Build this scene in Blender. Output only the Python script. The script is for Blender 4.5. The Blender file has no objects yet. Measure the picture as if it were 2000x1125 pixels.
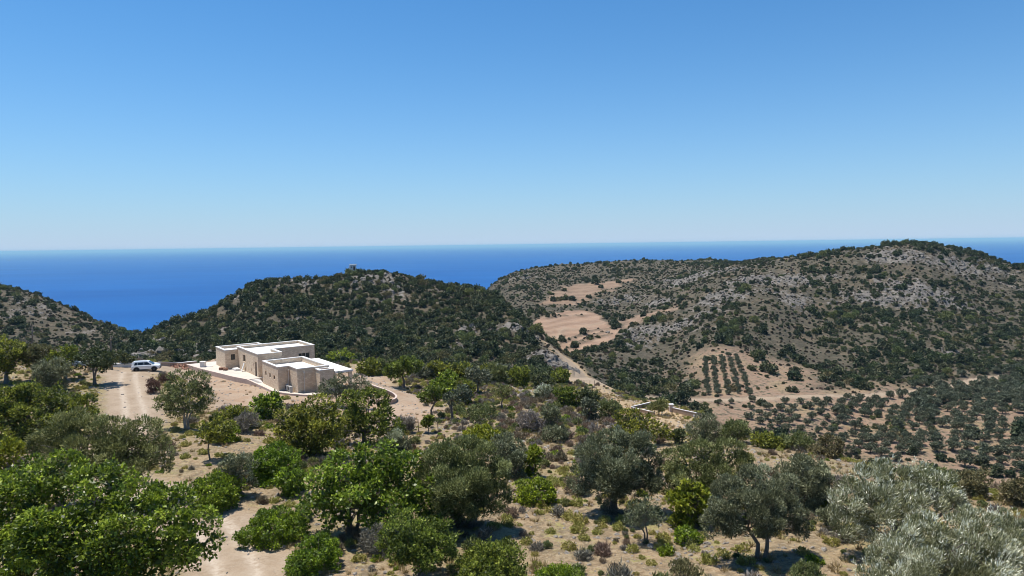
import bpy, bmesh, math, random, time
import numpy as np
from mathutils import Matrix, Vector

T_START = time.time()
SC = bpy.context.scene
COL = SC.collection
RAD = math.radians

# ------------------------------------------------------------------ camera
F = 1351.0                      # focal length in pixels of a 2000 px wide frame
PITCH = math.atan(84.5 / F)
ROLL = RAD(-0.77)
CAM_M = (Matrix.Rotation(math.pi / 2 - PITCH, 4, 'X') @ Matrix.Rotation(ROLL, 4, 'Z'))
cam_data = bpy.data.cameras.new('camera')
cam = bpy.data.objects.new('camera', cam_data)
COL.objects.link(cam)
cam.matrix_world = CAM_M
cam_data.sensor_width = 36.0
cam_data.lens = 36.0 * F / 2000.0
cam_data.clip_start = 0.5
cam_data.clip_end = 250000.0
SC.camera = cam

# ------------------------------------------------------------------ sky and sun
SUN_EL = RAD(73.0)
SUN_AZ = RAD(-62.0)             # from +Y (straight ahead), negative is to the left
sun_dir = Vector((math.sin(SUN_AZ) * math.cos(SUN_EL), math.cos(SUN_AZ) * math.cos(SUN_EL), math.sin(SUN_EL)))
world = bpy.data.worlds.new('World')
SC.world = world
world.use_nodes = True
wn = world.node_tree.nodes
wl = world.node_tree.links
bg = wn['Background']
sky = wn.new('ShaderNodeTexSky')
sky.sky_type = 'NISHITA'
sky.sun_disc = False
sky.sun_elevation = SUN_EL
sky.sun_rotation = SUN_AZ
sky.altitude = 170.0
sky.air_density = 1.0
sky.dust_density = 0.35
sky.ozone_density = 3.0
SKY_STRENGTH = 0.099
tint = wn.new('ShaderNodeMix'); tint.data_type = 'RGBA'; tint.blend_type = 'MULTIPLY'
tint.inputs[0].default_value = 1.0
tint.inputs[7].default_value = (0.32, 0.77, 1.06, 1)
wl.new(sky.outputs[0], tint.inputs[6])
tc = wn.new('ShaderNodeTexCoord'); sxyz = wn.new('ShaderNodeSeparateXYZ'); wl.new(tc.outputs['Generated'], sxyz.inputs[0])
mx = wn.new('ShaderNodeMath'); mx.operation = 'MAXIMUM'; wl.new(sxyz.outputs[2], mx.inputs[0]); mx.inputs[1].default_value = 0.0
ml = wn.new('ShaderNodeMath'); ml.operation = 'MULTIPLY'; wl.new(mx.outputs[0], ml.inputs[0]); ml.inputs[1].default_value = -1.0 / 0.115
ex = wn.new('ShaderNodeMath'); ex.operation = 'EXPONENT'; wl.new(ml.outputs[0], ex.inputs[0])
hz = wn.new('ShaderNodeMix'); hz.data_type = 'RGBA'
wl.new(ex.outputs[0], hz.inputs[0]); wl.new(tint.outputs[2], hz.inputs[6])
hz.inputs[7].default_value = (0.40 / SKY_STRENGTH, 0.50 / SKY_STRENGTH, 0.635 / SKY_STRENGTH, 1)
wl.new(hz.outputs[2], bg.inputs[0])
bg.inputs[1].default_value = SKY_STRENGTH
sun_data = bpy.data.lights.new('sun', 'SUN')
sun_data.energy = 5.0
sun_data.angle = RAD(0.53)
sun_data.color = (1.0, 0.945, 0.86)
sun = bpy.data.objects.new('sun', sun_data)
COL.objects.link(sun)
sun.rotation_euler = sun_dir.to_track_quat('Z', 'Y').to_euler()
SC.view_settings.view_transform = 'Standard'
SC.view_settings.look = 'None'
SC.view_settings.exposure = 0.40
SC.view_settings.gamma = 1.0
SC.view_settings.use_curve_mapping = False
SC.cycles.max_bounces = 7
SC.cycles.diffuse_bounces = 5
SC.cycles.transmission_bounces = 4
SC.cycles.transparent_max_bounces = 6
SC.cycles.volume_bounces = 0
SC.cycles.use_denoising = True
SC.cycles.pixel_filter_type = 'BLACKMAN_HARRIS'
SC.cycles.filter_width = 0.95
SC.render.filter_size = 0.95
SC.cycles.sample_clamp_indirect = 4.0

# ------------------------------------------------------------------ helpers: numbers
SEA_Z = -170.0
CM = np.array([[CAM_M[i][j] for j in range(3)] for i in range(3)])

def pix_dir(u, v):
    """World direction of a photograph pixel (2000 x 1125)."""
    u = np.asarray(u, float); v = np.asarray(v, float)
    c = np.stack([(u - 1000.0) / F, (562.5 - v) / F, -np.ones_like(u + v)], -1)
    return c @ CM.T

def at_depth(u, v, Y):
    d = pix_dir(u, v)
    return d * (Y / d[..., 1:2])

def at_z(u, v, z):
    d = pix_dir(u, v)
    return Vector(d * (z / d[2]))

def hash2(ix, iy, seed):
    h = (ix.astype(np.int64) * 374761393 + iy.astype(np.int64) * 668265263 + seed * 1442695041) & 0xFFFFFFFF
    h = ((h ^ (h >> 13)) * 1274126177) & 0xFFFFFFFF
    h = ((h ^ (h >> 16)) * 2246822519) & 0xFFFFFFFF
    return ((h ^ (h >> 15)) & 0xFFFFFF).astype(np.float64) / 16777215.0

def vnoise(x, y, seed=0):
    """Gradient noise, about -1..1."""
    x = np.asarray(x, float); y = np.asarray(y, float)
    ix = np.floor(x); iy = np.floor(y)
    fx = x - ix; fy = y - iy
    sx = fx * fx * fx * (fx * (fx * 6 - 15) + 10)
    sy = fy * fy * fy * (fy * (fy * 6 - 15) + 10)
    def g(dx, dy):
        a = hash2(ix + dx, iy + dy, seed) * (2 * math.pi)
        return np.cos(a) * (fx - dx) + np.sin(a) * (fy - dy)
    n00 = g(0, 0); n10 = g(1, 0); n01 = g(0, 1); n11 = g(1, 1)
    return ((n00 * (1 - sx) + n10 * sx) * (1 - sy) + (n01 * (1 - sx) + n11 * sx) * sy) * 1.5

def fbm(x, y, seed=0, octv=4, gain=0.5):
    s = 0.0; a = 1.0; t = 0.0
    for k in range(octv):
        s = s + a * vnoise(x * 2 ** k, y * 2 ** k, seed + 17 * k); t += a; a *= gain
    return s / t

def ridged(x, y, seed=0, octv=4):
    s = 0.0; a = 1.0; t = 0.0
    for k in range(octv):
        s = s + a * (1 - np.abs(vnoise(x * 2 ** k, y * 2 ** k, seed + 31 * k)) * 2); t += a; a *= 0.55
    return s / t

def sstep(a, b, x):
    t = np.clip((x - a) / (b - a), 0, 1)
    return t * t * (3 - 2 * t)

def pchip(xk, yk, x):
    xk = np.asarray(xk, float); yk = np.asarray(yk, float)
    h = np.diff(xk); dl = np.diff(yk) / h
    m = np.zeros(len(xk)); m[0] = dl[0]; m[-1] = dl[-1]
    for i in range(1, len(xk) - 1):
        if dl[i - 1] * dl[i] > 0:
            w1 = 2 * h[i] + h[i - 1]; w2 = h[i] + 2 * h[i - 1]
            m[i] = (w1 + w2) / (w1 / dl[i - 1] + w2 / dl[i])
    i = np.clip(np.searchsorted(xk, x) - 1, 0, len(xk) - 2)
    t = np.clip((x - xk[i]) / h[i], 0, 1)
    return ((1 + 2 * t) * (1 - t) ** 2 * yk[i] + t * (1 - t) ** 2 * h[i] * m[i]
            + t * t * (3 - 2 * t) * yk[i + 1] + t * t * (t - 1) * h[i] * m[i + 1])

# ------------------------------------------------------------------ terrain height field
# Bearing columns; each knot is (distance ahead, height) with a height > 0 read off the photograph as a pixel row.
N0 = [(5, -15.0), (24, -15.4)]
COLS = {
 -600: N0 + [(60, -16), (100, -15), (150, -22), (250, -35), (400, -25), (500, -15), (700, -60), (1000, -172), (1700, -185)],
 0:    N0 + [(45, -16.3), (62, -16.7), (80, -16.8), (100, -16.6), (120, -18), (160, -30), (220, -42), (300, 682), (400, 612), (480, 557), (600, -50), (1000, -175), (1700, -185)],
 150:  N0 + [(45, -16.3), (70, -16.8), (100, -16.9), (115, -18.5), (160, -32), (220, -44), (300, -50), (380, 655), (450, 609), (560, -75), (900, -175), (1700, -185)],
 205:  N0 + [(45, -16.3), (70, -16.8), (100, -17.0), (112, -18.2), (160, -33), (220, -43), (300, -50), (360, 668), (420, 637), (520, -72), (900, -175), (1700, -185)],
 265:  N0 + [(32, -15.7), (45, -16.2), (70, -16.8), (100, -17.2), (108, -17.5), (130, -25), (180, -41), (240, 703), (300, 676), (345, 660), (400, 654), (480, -75), (620, -120), (900, -175), (1700, -185)],
 330:  N0 + [(32, -15.7), (45, -16.2), (70, -17), (100, -17.7), (110, -18.1), (130, -26), (180, -41), (230, 708), (290, 674), (345, 640), (450, -72), (800, -175), (1700, -185)],
 420:  N0 + [(45, -16.2), (70, -17), (95, -18.7), (112, -19.1), (124, -19.6), (142, -27), (185, -43), (230, 710), (280, 674), (340, 620), (362, 606), (470, -70), (800, -175), (1700, -185)],
 510:  N0 + [(45, -16.3), (60, -17), (78, -18.2), (90, -19.4), (122, -19.6), (134, -23), (152, -31), (185, -44), (230, 707), (280, 667), (330, 604), (365, 556), (380, 553), (470, -60), (800, -175), (1700, -185)],
 600:  N0 + [(45, -16.3), (60, -17.2), (78, -18.8), (90, -20.0), (118, -20.2), (140, -26), (185, -44), (230, 704), (300, 642), (350, 574), (376, 549), (470, -55), (800, -175), (1700, -185)],
 700:  N0 + [(45, -16.4), (60, -17.6), (78, -19.6), (95, -21.2), (120, -22), (138, -22.8), (155, -30), (185, -44), (230, 702), (300, 637), (350, 564), (384, 532), (480, -50), (800, -175), (1700, -185)],
 850:  N0 + [(45, -16.4), (60, -17.6), (80, -19.6), (100, -21.6), (135, -24.2), (155, -32), (185, -44), (230, 707), (290, 652), (340, 584), (368, 553), (470, -60), (800, -175), (1700, -185)],
 950:  N0 + [(45, -16.4), (60, -17.4), (85, -20), (125, -24.6), (145, -31), (180, -43), (225, 717), (280, 663), (330, 594), (356, 565), (430, -60), (560, -78), (650, -62), (720, 560), (800, -72), (1100, -175), (1700, -185)],
 1000: N0 + [(42, 1000), (60, -17.8), (85, -20.3), (125, -25), (145, -32), (180, -44), (220, 727), (270, 673), (320, 612), (340, 600), (400, -62), (480, -52), (560, 580), (660, 552), (760, 532), (900, -60), (1200, -175), (1700, -185)],
 1050: N0 + [(42, 1000), (60, -17.9), (90, -20.8), (130, -26), (150, -31), (180, -41), (215, 724), (260, 684), (300, 652), (320, 647), (370, -62), (430, 628), (520, 590), (620, 557), (720, 533), (790, 522), (950, -60), (1250, -175), (1700, -185)],
 1110: N0 + [(42, 1000), (60, -18), (90, -21.2), (120, -24.8), (140, 743), (160, 738), (200, 724), (260, 708), (330, 697), (380, 682), (430, 640), (480, 612), (560, 580), (650, 554), (740, 530), (810, 516), (960, -60), (1300, -175), (1700, -185)],
 1160: N0 + [(42, 1000), (60, -18.1), (90, -21.1), (120, -25.4), (136, -27.4), (150, -29.0), (164, -33), (190, -41), (230, 748), (280, 723), (330, 699), (380, 676), (430, 641), (490, 611), (570, 579), (655, 552), (750, 526), (820, 513), (970, -60), (1300, -175), (1700, -185)],
 1200: N0 + [(42, 1000), (60, -18.3), (85, -21), (105, -24.6), (122, -27), (136, -28.9), (150, -33.5), (180, -45), (230, 767), (280, 735), (330, 700), (380, 670), (430, 642), (500, 610), (580, 578), (660, 550), (760, 522), (830, 511), (980, -60), (1300, -175), (1700, -185)],
 1300: N0 + [(42, 1000), (60, -18.3), (80, -20.5), (98, -25.2), (114, -26.6), (126, -31), (160, -45), (200, -52), (245, 779), (300, 735), (350, 690), (410, 640), (470, 605), (560, 570), (660, 540), (780, 514), (850, 508), (1000, -60), (1300, -175), (1700, -185)],
 1400: N0 + [(45, -16.8), (58, -18), (72, -20), (90, -27), (120, -41), (160, -52), (200, -56), (243, 781), (290, 715), (340, 660), (400, 610), (470, 570), (560, 537), (700, 519), (820, 508), (1000, -70), (1300, -175), (1700, -185)],
 1500: N0 + [(45, -16.6), (58, -17.7), (66, -19), (85, -28), (120, -46), (160, -55), (200, -58), (250, 776), (300, 720), (350, 660), (400, 600), (450, 560), (500, 532), (600, 508), (690, 503), (850, -50), (1300, -175), (1700, -185)],
 1600: N0 + [(45, -16.4), (56, -17.6), (66, -21), (90, -36), (130, -53), (170, -59), (205, 860), (250, 775), (320, 715), (380, 650), (430, 590), (480, 540), (540, 500), (560, 495), (700, -40), (1200, -175), (1700, -185)],
 1690: N0 + [(44, -16.4), (54, -17.8), (68, -25), (100, -44), (140, -57), (180, -61), (215, 850), (250, 782), (315, 720), (380, 645), (435, 580), (485, 528), (540, 489), (556, 486), (700, -40), (1200, -175), (1700, -185)],
 1780: N0 + [(44, -16.3), (52, -18), (70, -30), (110, -50), (150, -60), (190, 890), (250, 790), (310, 725), (380, 640), (440, 570), (490, 515), (535, 479), (556, 474), (700, -40), (1200, -175), (1700, -185)],
 1880: N0 + [(43, -16.3), (51, -18.5), (70, -31), (110, -51), (150, -60), (188, 897), (245, 795), (305, 732), (380, 650), (445, 580), (500, 524), (540, 491), (556, 486), (690, -40), (1200, -175), (1700, -185)],
 2000: N0 + [(42, -16.4), (50, -19), (70, -32), (110, -52), (150, -60), (185, 905), (240, 800), (300, 740), (380, 660), (450, 592), (510, 538), (542, 521), (650, -40), (1200, -175), (1700, -185)],
 2600: N0 + [(42, -16.5), (60, -26), (110, -50), (160, -62), (240, -62), (300, -55), (400, -45), (520, -25), (560, -25), (700, -60), (1200, -180), (1700, -185)],
}
U0, U1, DU = -520.0, 2520.0, 4.8
Y0, Y1, DL = 7.0, 1650.0, 0.0108
UG = np.arange(U0, U1 + DU, DU)
LG = np.arange(math.log(Y0), math.log(Y1) + DL, DL)
YG = np.exp(LG)
NU, NY = len(UG), len(YG)

def base_height():
    keys = sorted(COLS)
    prof = []
    for k in keys:
        ys, zs = [], []
        for (Y, q) in COLS[k]:
            z = q if q < 0 else float(at_depth(k, q, Y)[2])
            ys.append(math.log(Y)); zs.append(z)
        prof.append(pchip(ys, zs, LG))
    prof = np.array(prof)                           # columns x NY
    H = np.zeros((NU, NY))
    ku = np.array(keys, float)
    for j in range(NY):
        H[:, j] = pchip(ku, prof[:, j], UG)
    k = np.exp(-0.5 * (np.arange(-9, 10) / 3.5) ** 2); k /= k.sum()
    Hp = np.pad(H, ((9, 9), (0, 0)), 'edge')
    H = sum(k[i] * Hp[i:i + NU] for i in range(19))
    k = np.exp(-0.5 * (np.arange(-3, 4) / 1.2) ** 2); k /= k.sum()
    Hp = np.pad(H, ((0, 0), (3, 3)), 'edge')
    return sum(k[i] * Hp[:, i:i + NY] for i in range(7))

HG = base_height()
YY = np.broadcast_to(YG[None, :], (NU, NY)).copy()
XX = (UG[:, None] - 1000.0) / F * YY

def height(x, y):
    """Terrain height at world points (bilinear on the bearing grid)."""
    x = np.asarray(x, float); y = np.maximum(np.asarray(y, float), Y0 + 0.01)
    fu = np.clip((1000.0 + F * x / y - U0) / DU, 0, NU - 1.001)
    fl = np.clip((np.log(y) - LG[0]) / DL, 0, NY - 1.001)
    i = fu.astype(int); j = fl.astype(int); a = fu - i; b = fl - j
    return (HG[i, j] * (1 - a) * (1 - b) + HG[i + 1, j] * a * (1 - b) + HG[i, j + 1] * (1 - a) * b + HG[i + 1, j + 1] * a * b)

LMARCH = np.exp(np.arange(math.log(9.0), math.log(1600.0), 0.004))

def ground(u, v):
    """Where the sight line of a photograph pixel first meets the terrain."""
    d = pix_dir(float(u), float(v))
    pts = d[None, :] * (LMARCH / d[1])[:, None]
    h = height(pts[:, 0], pts[:, 1])
    below = np.nonzero(pts[:, 2] < h)[0]
    k = below[0] if len(below) else len(LMARCH) - 1
    if k > 0:
        a0 = pts[k - 1, 2] - h[k - 1]; a1 = h[k] - pts[k, 2]
        t = a0 / max(a0 + a1, 1e-6)
        p = pts[k - 1] * (1 - t) + pts[k] * t
    else:
        p = pts[0]
    return Vector((p[0], p[1], float(height(p[0], p[1]))))

def ground_line(pix):
    return np.array([ground(u, v)[:2] for u, v in pix])

def dist_line(px, py, line):
    best = np.full(px.shape, 1e9)
    for a, b in zip(line[:-1], line[1:]):
        ab = b - a; L = max((ab ** 2).sum(), 1e-9)
        t = np.clip(((px - a[0]) * ab[0] + (py - a[1]) * ab[1]) / L, 0, 1)
        best = np.minimum(best, np.hypot(px - a[0] - t * ab[0], py - a[1] - t * ab[1]))
    return best

def in_poly(px, py, poly):
    inside = np.zeros(px.shape, bool)
    n = len(poly)
    for i in range(n):
        x1, y1 = poly[i]; x2, y2 = poly[(i + 1) % n]
        c = ((y1 > py) != (y2 > py)) & (px < (x2 - x1) * (py - y1) / (y2 - y1 + 1e-12) + x1)
        inside ^= c
    return inside

def sdist_poly(px, py, poly):
    """Signed distance, negative inside."""
    d = dist_line(px, py, np.vstack([poly, poly[:1]]))
    return np.where(in_poly(px, py, poly), -d, d)

def smooth_line(pts, n=6):
    pts = np.asarray(pts, float)
    P = np.vstack([2 * pts[0] - pts[1], pts, 2 * pts[-1] - pts[-2]])
    out = []
    for i in range(1, len(P) - 2):
        for k in range(n):
            t = k / n
            out.append(0.5 * ((2 * P[i]) + (-P[i - 1] + P[i + 1]) * t + (2 * P[i - 1] - 5 * P[i] + 4 * P[i + 1] - P[i + 2]) * t * t
                              + (-P[i - 1] + 3 * P[i] - 3 * P[i + 1] + P[i + 2]) * t ** 3))
    out.append(pts[-1])
    return np.array(out)

# ---- the house axes (plan coordinates p, q from the near left corner of the low block)
HZ = -19.2                                            # ground level at the house
HA = at_z(512, 705.6, HZ + 3.2)
HH = at_z(590, 697.0, HZ + 3.2)
QV = (HH - HA); QV.z = 0; QV.normalize()
PV = Vector((QV.y, -QV.x, 0))
HA.z = 0
def hp(p, q, z=0.0):
    r = HA + PV * p + QV * q
    return Vector((r.x, r.y, z))
def to_pq(x, y):
    dx = x - HA.x; dy = y - HA.y
    return dx * PV.x + dy * PV.y, dx * QV.x + dy * QV.y

# ---- platforms and roads flatten the base surface
pp, qq = to_pq(XX, YY)
hd = np.maximum(np.maximum(-20.5 - pp, pp - 13.5), np.maximum(-4.2 - qq, qq - 11.5))
w = 1 - sstep(0.0, 7.0, hd)
HG = HG * (1 - w) + (HZ - 0.12) * w

PAD_Z = -26.0
PAD = np.array([at_z(u, v, PAD_Z)[:2] for u, v in [(1226, 800), (1275, 783), (1368, 806), (1345, 838), (1300, 836), (1260, 818)]])
padd = sdist_poly(XX, YY, PAD)
wp = 1 - sstep(0.0, 4.0, padd)
HG = HG * (1 - wp) + PAD_Z * wp
ROAD_MAIN = smooth_line(ground_line([(470, 1180), (462, 1110), (425, 1045), (380, 1000), (300, 968), (215, 950), (185, 920), (215, 880), (255, 840), (264, 812), (257, 775), (250, 745), (252, 728)]))
ROAD_CAR = smooth_line(ground_line([(252, 728), (262, 722), (300, 723), (345, 723), (385, 727)]))
ROAD_FIELD = smooth_line(ground_line([(1086, 684), (1100, 697), (1112, 708), (1128, 724), (1140, 737), (1146, 746)]))
ROAD_VALLEY = smooth_line(ground_line([(1262, 776), (1330, 780), (1400, 781), (1470, 778), (1540, 775), (1610, 773), (1680, 773), (1735, 768), (1780, 764), (1830, 761), (1880, 748), (1905, 741), (1960, 735)]))
ROADS = [(ROAD_MAIN, 2.5), (ROAD_CAR, 3.2), (ROAD_FIELD, 3.3), (ROAD_VALLEY, 2.2)]
FIELD_A = ground_line([(1036, 634), (1068, 616), (1100, 606), (1150, 606), (1166, 616), (1182, 630), (1215, 641), (1196, 664), (1172, 678), (1120, 690), (1094, 688), (1076, 672)])
FIELD_B = ground_line([(1050, 592), (1082, 578), (1110, 560), (1170, 552), (1232, 543), (1236, 550), (1190, 562), (1172, 572), (1140, 584), (1132, 592), (1092, 598)])
FIELD_C = ground_line([(1208, 628), (1262, 612), (1310, 600), (1312, 608), (1272, 620), (1222, 642)])
SOIL_HOUSE = ground_line([(322, 716), (384, 710), (470, 738), (622, 774), (700, 712), (740, 722), (778, 760), (860, 800), (868, 824), (800, 826), (700, 806), (620, 800), (500, 792), (425, 795), (404, 762), (334, 738)])
SOIL_PLANT = ground_line([(1366, 692), (1446, 690), (1480, 700), (1560, 716), (1580, 800), (1380, 792), (1374, 740)])
GROVE_SOIL = ground_line([(1370, 786), (1560, 770), (1740, 760), (1990, 740), (1995, 960), (1880, 930), (1760, 905), (1600, 860), (1480, 838), (1390, 815)])
DRY_SLOPE = ground_line([(1165, 748), (1188, 762), (1215, 782), (1240, 793), (1252, 806), (1300, 800), (1340, 812), (1345, 834), (1300, 840), (1262, 822), (1215, 815), (1190, 800), (1172, 778)])
ROCKS = [  # (u, v, radius m, strength)
 (340, 690, 11, 1.0), (290, 698, 10, 1.0), (306, 668, 8, .8), (262, 690, 8, .6), (372, 684, 8, .8), (505, 556, 9, .9), (545, 552, 10, .6), (600, 562, 12, .4), (450, 590, 9, .5),
 (735, 545, 14, .8), (690, 560, 12, .6), (880, 555, 14, .7), (800, 570, 10, .5), (660, 640, 10, .5), (590, 630, 9, .5), (930, 640, 12, .6), (1000, 640, 11, .8), (1080, 705, 8, 1.0), (1100, 715, 6, 1.0), (1060, 690, 7, .7), (900, 680, 8, .6),
 (1360, 542, 26, 1.0), (1310, 548, 20, .8), (1420, 530, 20, .8), (1480, 545, 26, 1.0), (1530, 545, 24, .9), (1570, 550, 20, .7), (1440, 575, 22, .8), (1390, 590, 20, .7),
 (1270, 650, 22, .9), (1320, 640, 20, .8), (1360, 620, 20, .8), (1230, 585, 24, .7), (1190, 590, 18, .6), (1300, 590, 18, .5), (1240, 670, 16, .7), (1140, 540, 20, .3), (1010, 545, 22, .5),
 (1740, 500, 24, .9), (1800, 505, 20, .8), (1880, 520, 26, .8), (1940, 525, 18, .7), (1690, 580, 16, .9), (1780, 565, 20, 1.0), (1840, 580, 20, .9), (1730, 585, 16, .8), (1640, 590, 14, .5), (1550, 580, 16, .6), (1850, 690, 10, .5), (1680, 640, 16, .35),
 (20, 560, 14, .6), (60, 610, 20, .6), (110, 620, 16, .3), (40, 640, 20, .3),
]
near = 1 - sstep(110, 165, YY)
pad = padd
dm = np.full(XX.shape, 1e9)
for line, wdt in ROADS:
    dm = np.minimum(dm, dist_line(XX, YY, line) / wdt)
# road bed: pull towards the smooth base, remove noise near it
road_m = 1 - sstep(0.85, 1.25, dm + 0.22 * fbm(XX / 1.6, YY / 1.6, 5, 3))
flat = np.maximum(np.maximum(1 - sstep(1.0, 2.2, dm), w), 1 - sstep(0, 4, pad))
fA = sdist_poly(XX, YY, FIELD_A); fB = sdist_poly(XX, YY, FIELD_B); fC = sdist_poly(XX, YY, FIELD_C)
nz6 = fbm(XX / 14, YY / 14, 9, 4)
field_m = np.maximum(1 - sstep(-1.5, 1.5, fA + 6.0 * nz6), 0.75 * (1 - sstep(-4, 5, np.minimum(fB, fC) + 18 * nz6)))
fh = 1 - sstep(-2, 8, fA)
rock_m = np.zeros_like(XX)
for (u, v, r, s) in ROCKS:
    g = ground(u, v)
    d2 = ((XX - g.x) ** 2 + (YY - g.y) ** 2) / (r * r)
    rock_m = np.maximum(rock_m, s * np.exp(-d2 * 0.7))
hillm = sstep(165, 215, YY)
grove_s = np.minimum(sdist_poly(XX, YY, GROVE_SOIL), sdist_poly(XX, YY, SOIL_PLANT))
grove_m = 1 - sstep(-6, 14, grove_s + 8 * nz6)
nA = fbm(XX / 55, YY / 55, 1, 4); nB = fbm(XX / 16, YY / 16, 2, 4); nC = fbm(XX / 5.0, YY / 5.0, 3, 3); nD = fbm(XX / 1.7, YY / 1.7, 4, 3)
rg = ridged(XX / 11, YY / 11, 6, 4); rg2 = ridged(XX / 4.2, YY / 6.0, 8, 3)
rockiness = np.clip(rock_m + hillm * (sstep(0.12, 0.5, fbm(XX / 38, YY / 38, 21, 4)) * 0.55), 0, 1) * (1 - field_m) * (1 - grove_m * 0.9) * (1 - road_m)
calm = (1 - 0.9 * flat) * (1 - 0.93 * fh)
mh = sstep(200, 260, YY) * (1 - sstep(385, 420, YY)) * ((UG[:, None] < 1100) & (UG[:, None] > 240))
HG = HG + calm * (hillm * (1 - 0.75 * grove_m) * ((2.2 + 0.6 * mh) * nA + (1.1 + 1.3 * mh) * nB + (0.4 + 0.5 * mh) * nC)
                  + hillm * rockiness * (4.2 * (rg - 0.35) + 2.0 * (rg2 - 0.4))
                  + near * (0.22 * nB + 0.12 * nC + 0.05 * nD))
# terraced banks in the grove
tz = HG / 1.5 + 0.25 * nA
HG = HG - grove_m * (1 - flat) * 0.42 * (((tz - np.floor(tz)) - 0.5) - np.clip((tz - np.floor(tz) - 0.5) * 6, -0.5, 0.5))
rut = dist_line(XX, YY, ROAD_MAIN)
BANKS = [smooth_line(ground_line(q)) for q in ([(1060, 657), (1095, 650), (1130, 643), (1176, 631)], [(1092, 672), (1128, 657), (1160, 646), (1206, 641)], [(1108, 682), (1150, 666), (1192, 653)], [(1066, 622), (1100, 617), (1150, 617)], [(1118, 676), (1152, 658), (1186, 648)])]
bank_d = np.full(XX.shape, 1e9)
for q in BANKS: bank_d = np.minimum(bank_d, dist_line(XX, YY, q))
bank_m = np.exp(-(dist_line(XX, YY, BANKS[0]) / 1.3) ** 2)
field_m = field_m * (1 - 0.95 * np.exp(-(np.minimum.reduce([dist_line(XX, YY, q) for q in BANKS[1:]]) / 1.5) ** 2))
HG = HG + 0.9 * np.exp(-(bank_d / 1.4) ** 2) * (1 - road_m)
HG = HG - road_m * (0.06 * np.exp(-((rut - 0.85) / 0.32) ** 2)) * near
HG = HG + near * road_m * 0.02 * nD

# ---- terrain objects
def mat(name):
    m = bpy.data.materials.new(name); m.use_nodes = True
    nt = m.node_tree; b = nt.nodes['Principled BSDF']
    return m, nt.nodes, nt.links, b

def mix_rgb(n, l, fac, a, b, mode='MIX'):
    x = n.new('ShaderNodeMix'); x.data_type = 'RGBA'; x.blend_type = mode
    for s, q in ((x.inputs[0], fac), (x.inputs[6], a), (x.inputs[7], b)):
        if hasattr(q, 'is_linked') or hasattr(q, 'links'): l.new(q, s)
        elif isinstance(q, (tuple, list)): s.default_value = (*q[:3], 1)
        else: s.default_value = q
    return x.outputs[2]

def maprange(n, l, val, a, b, c=0.0, d=1.0):
    x = n.new('ShaderNodeMapRange'); l.new(val, x.inputs[0])
    x.inputs[1].default_value = a; x.inputs[2].default_value = b; x.inputs[3].default_value = c; x.inputs[4].default_value = d
    return x.outputs[0]

def noise_tex(n, l, vec, scale, detail=5, rough=0.6, dist=0.0):
    x = n.new('ShaderNodeTexNoise'); x.inputs['Scale'].default_value = scale; x.inputs['Detail'].default_value = detail
    x.inputs['Roughness'].default_value = rough; x.inputs['Distortion'].default_value = dist
    if vec is not None: l.new(vec, x.inputs['Vector'])
    return x.outputs[0]

def math_node(n, l, op, a, b=None):
    x = n.new('ShaderNodeMath'); x.operation = op
    for i, q in enumerate((a, b)):
        if q is None: continue
        if isinstance(q, (int, float)): x.inputs[i].default_value = q
        else: l.new(q, x.inputs[i])
    return x.outputs[0]

def attr(n, name):
    x = n.new('ShaderNodeAttribute'); x.attribute_name = name
    return x.outputs['Fac']

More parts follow.
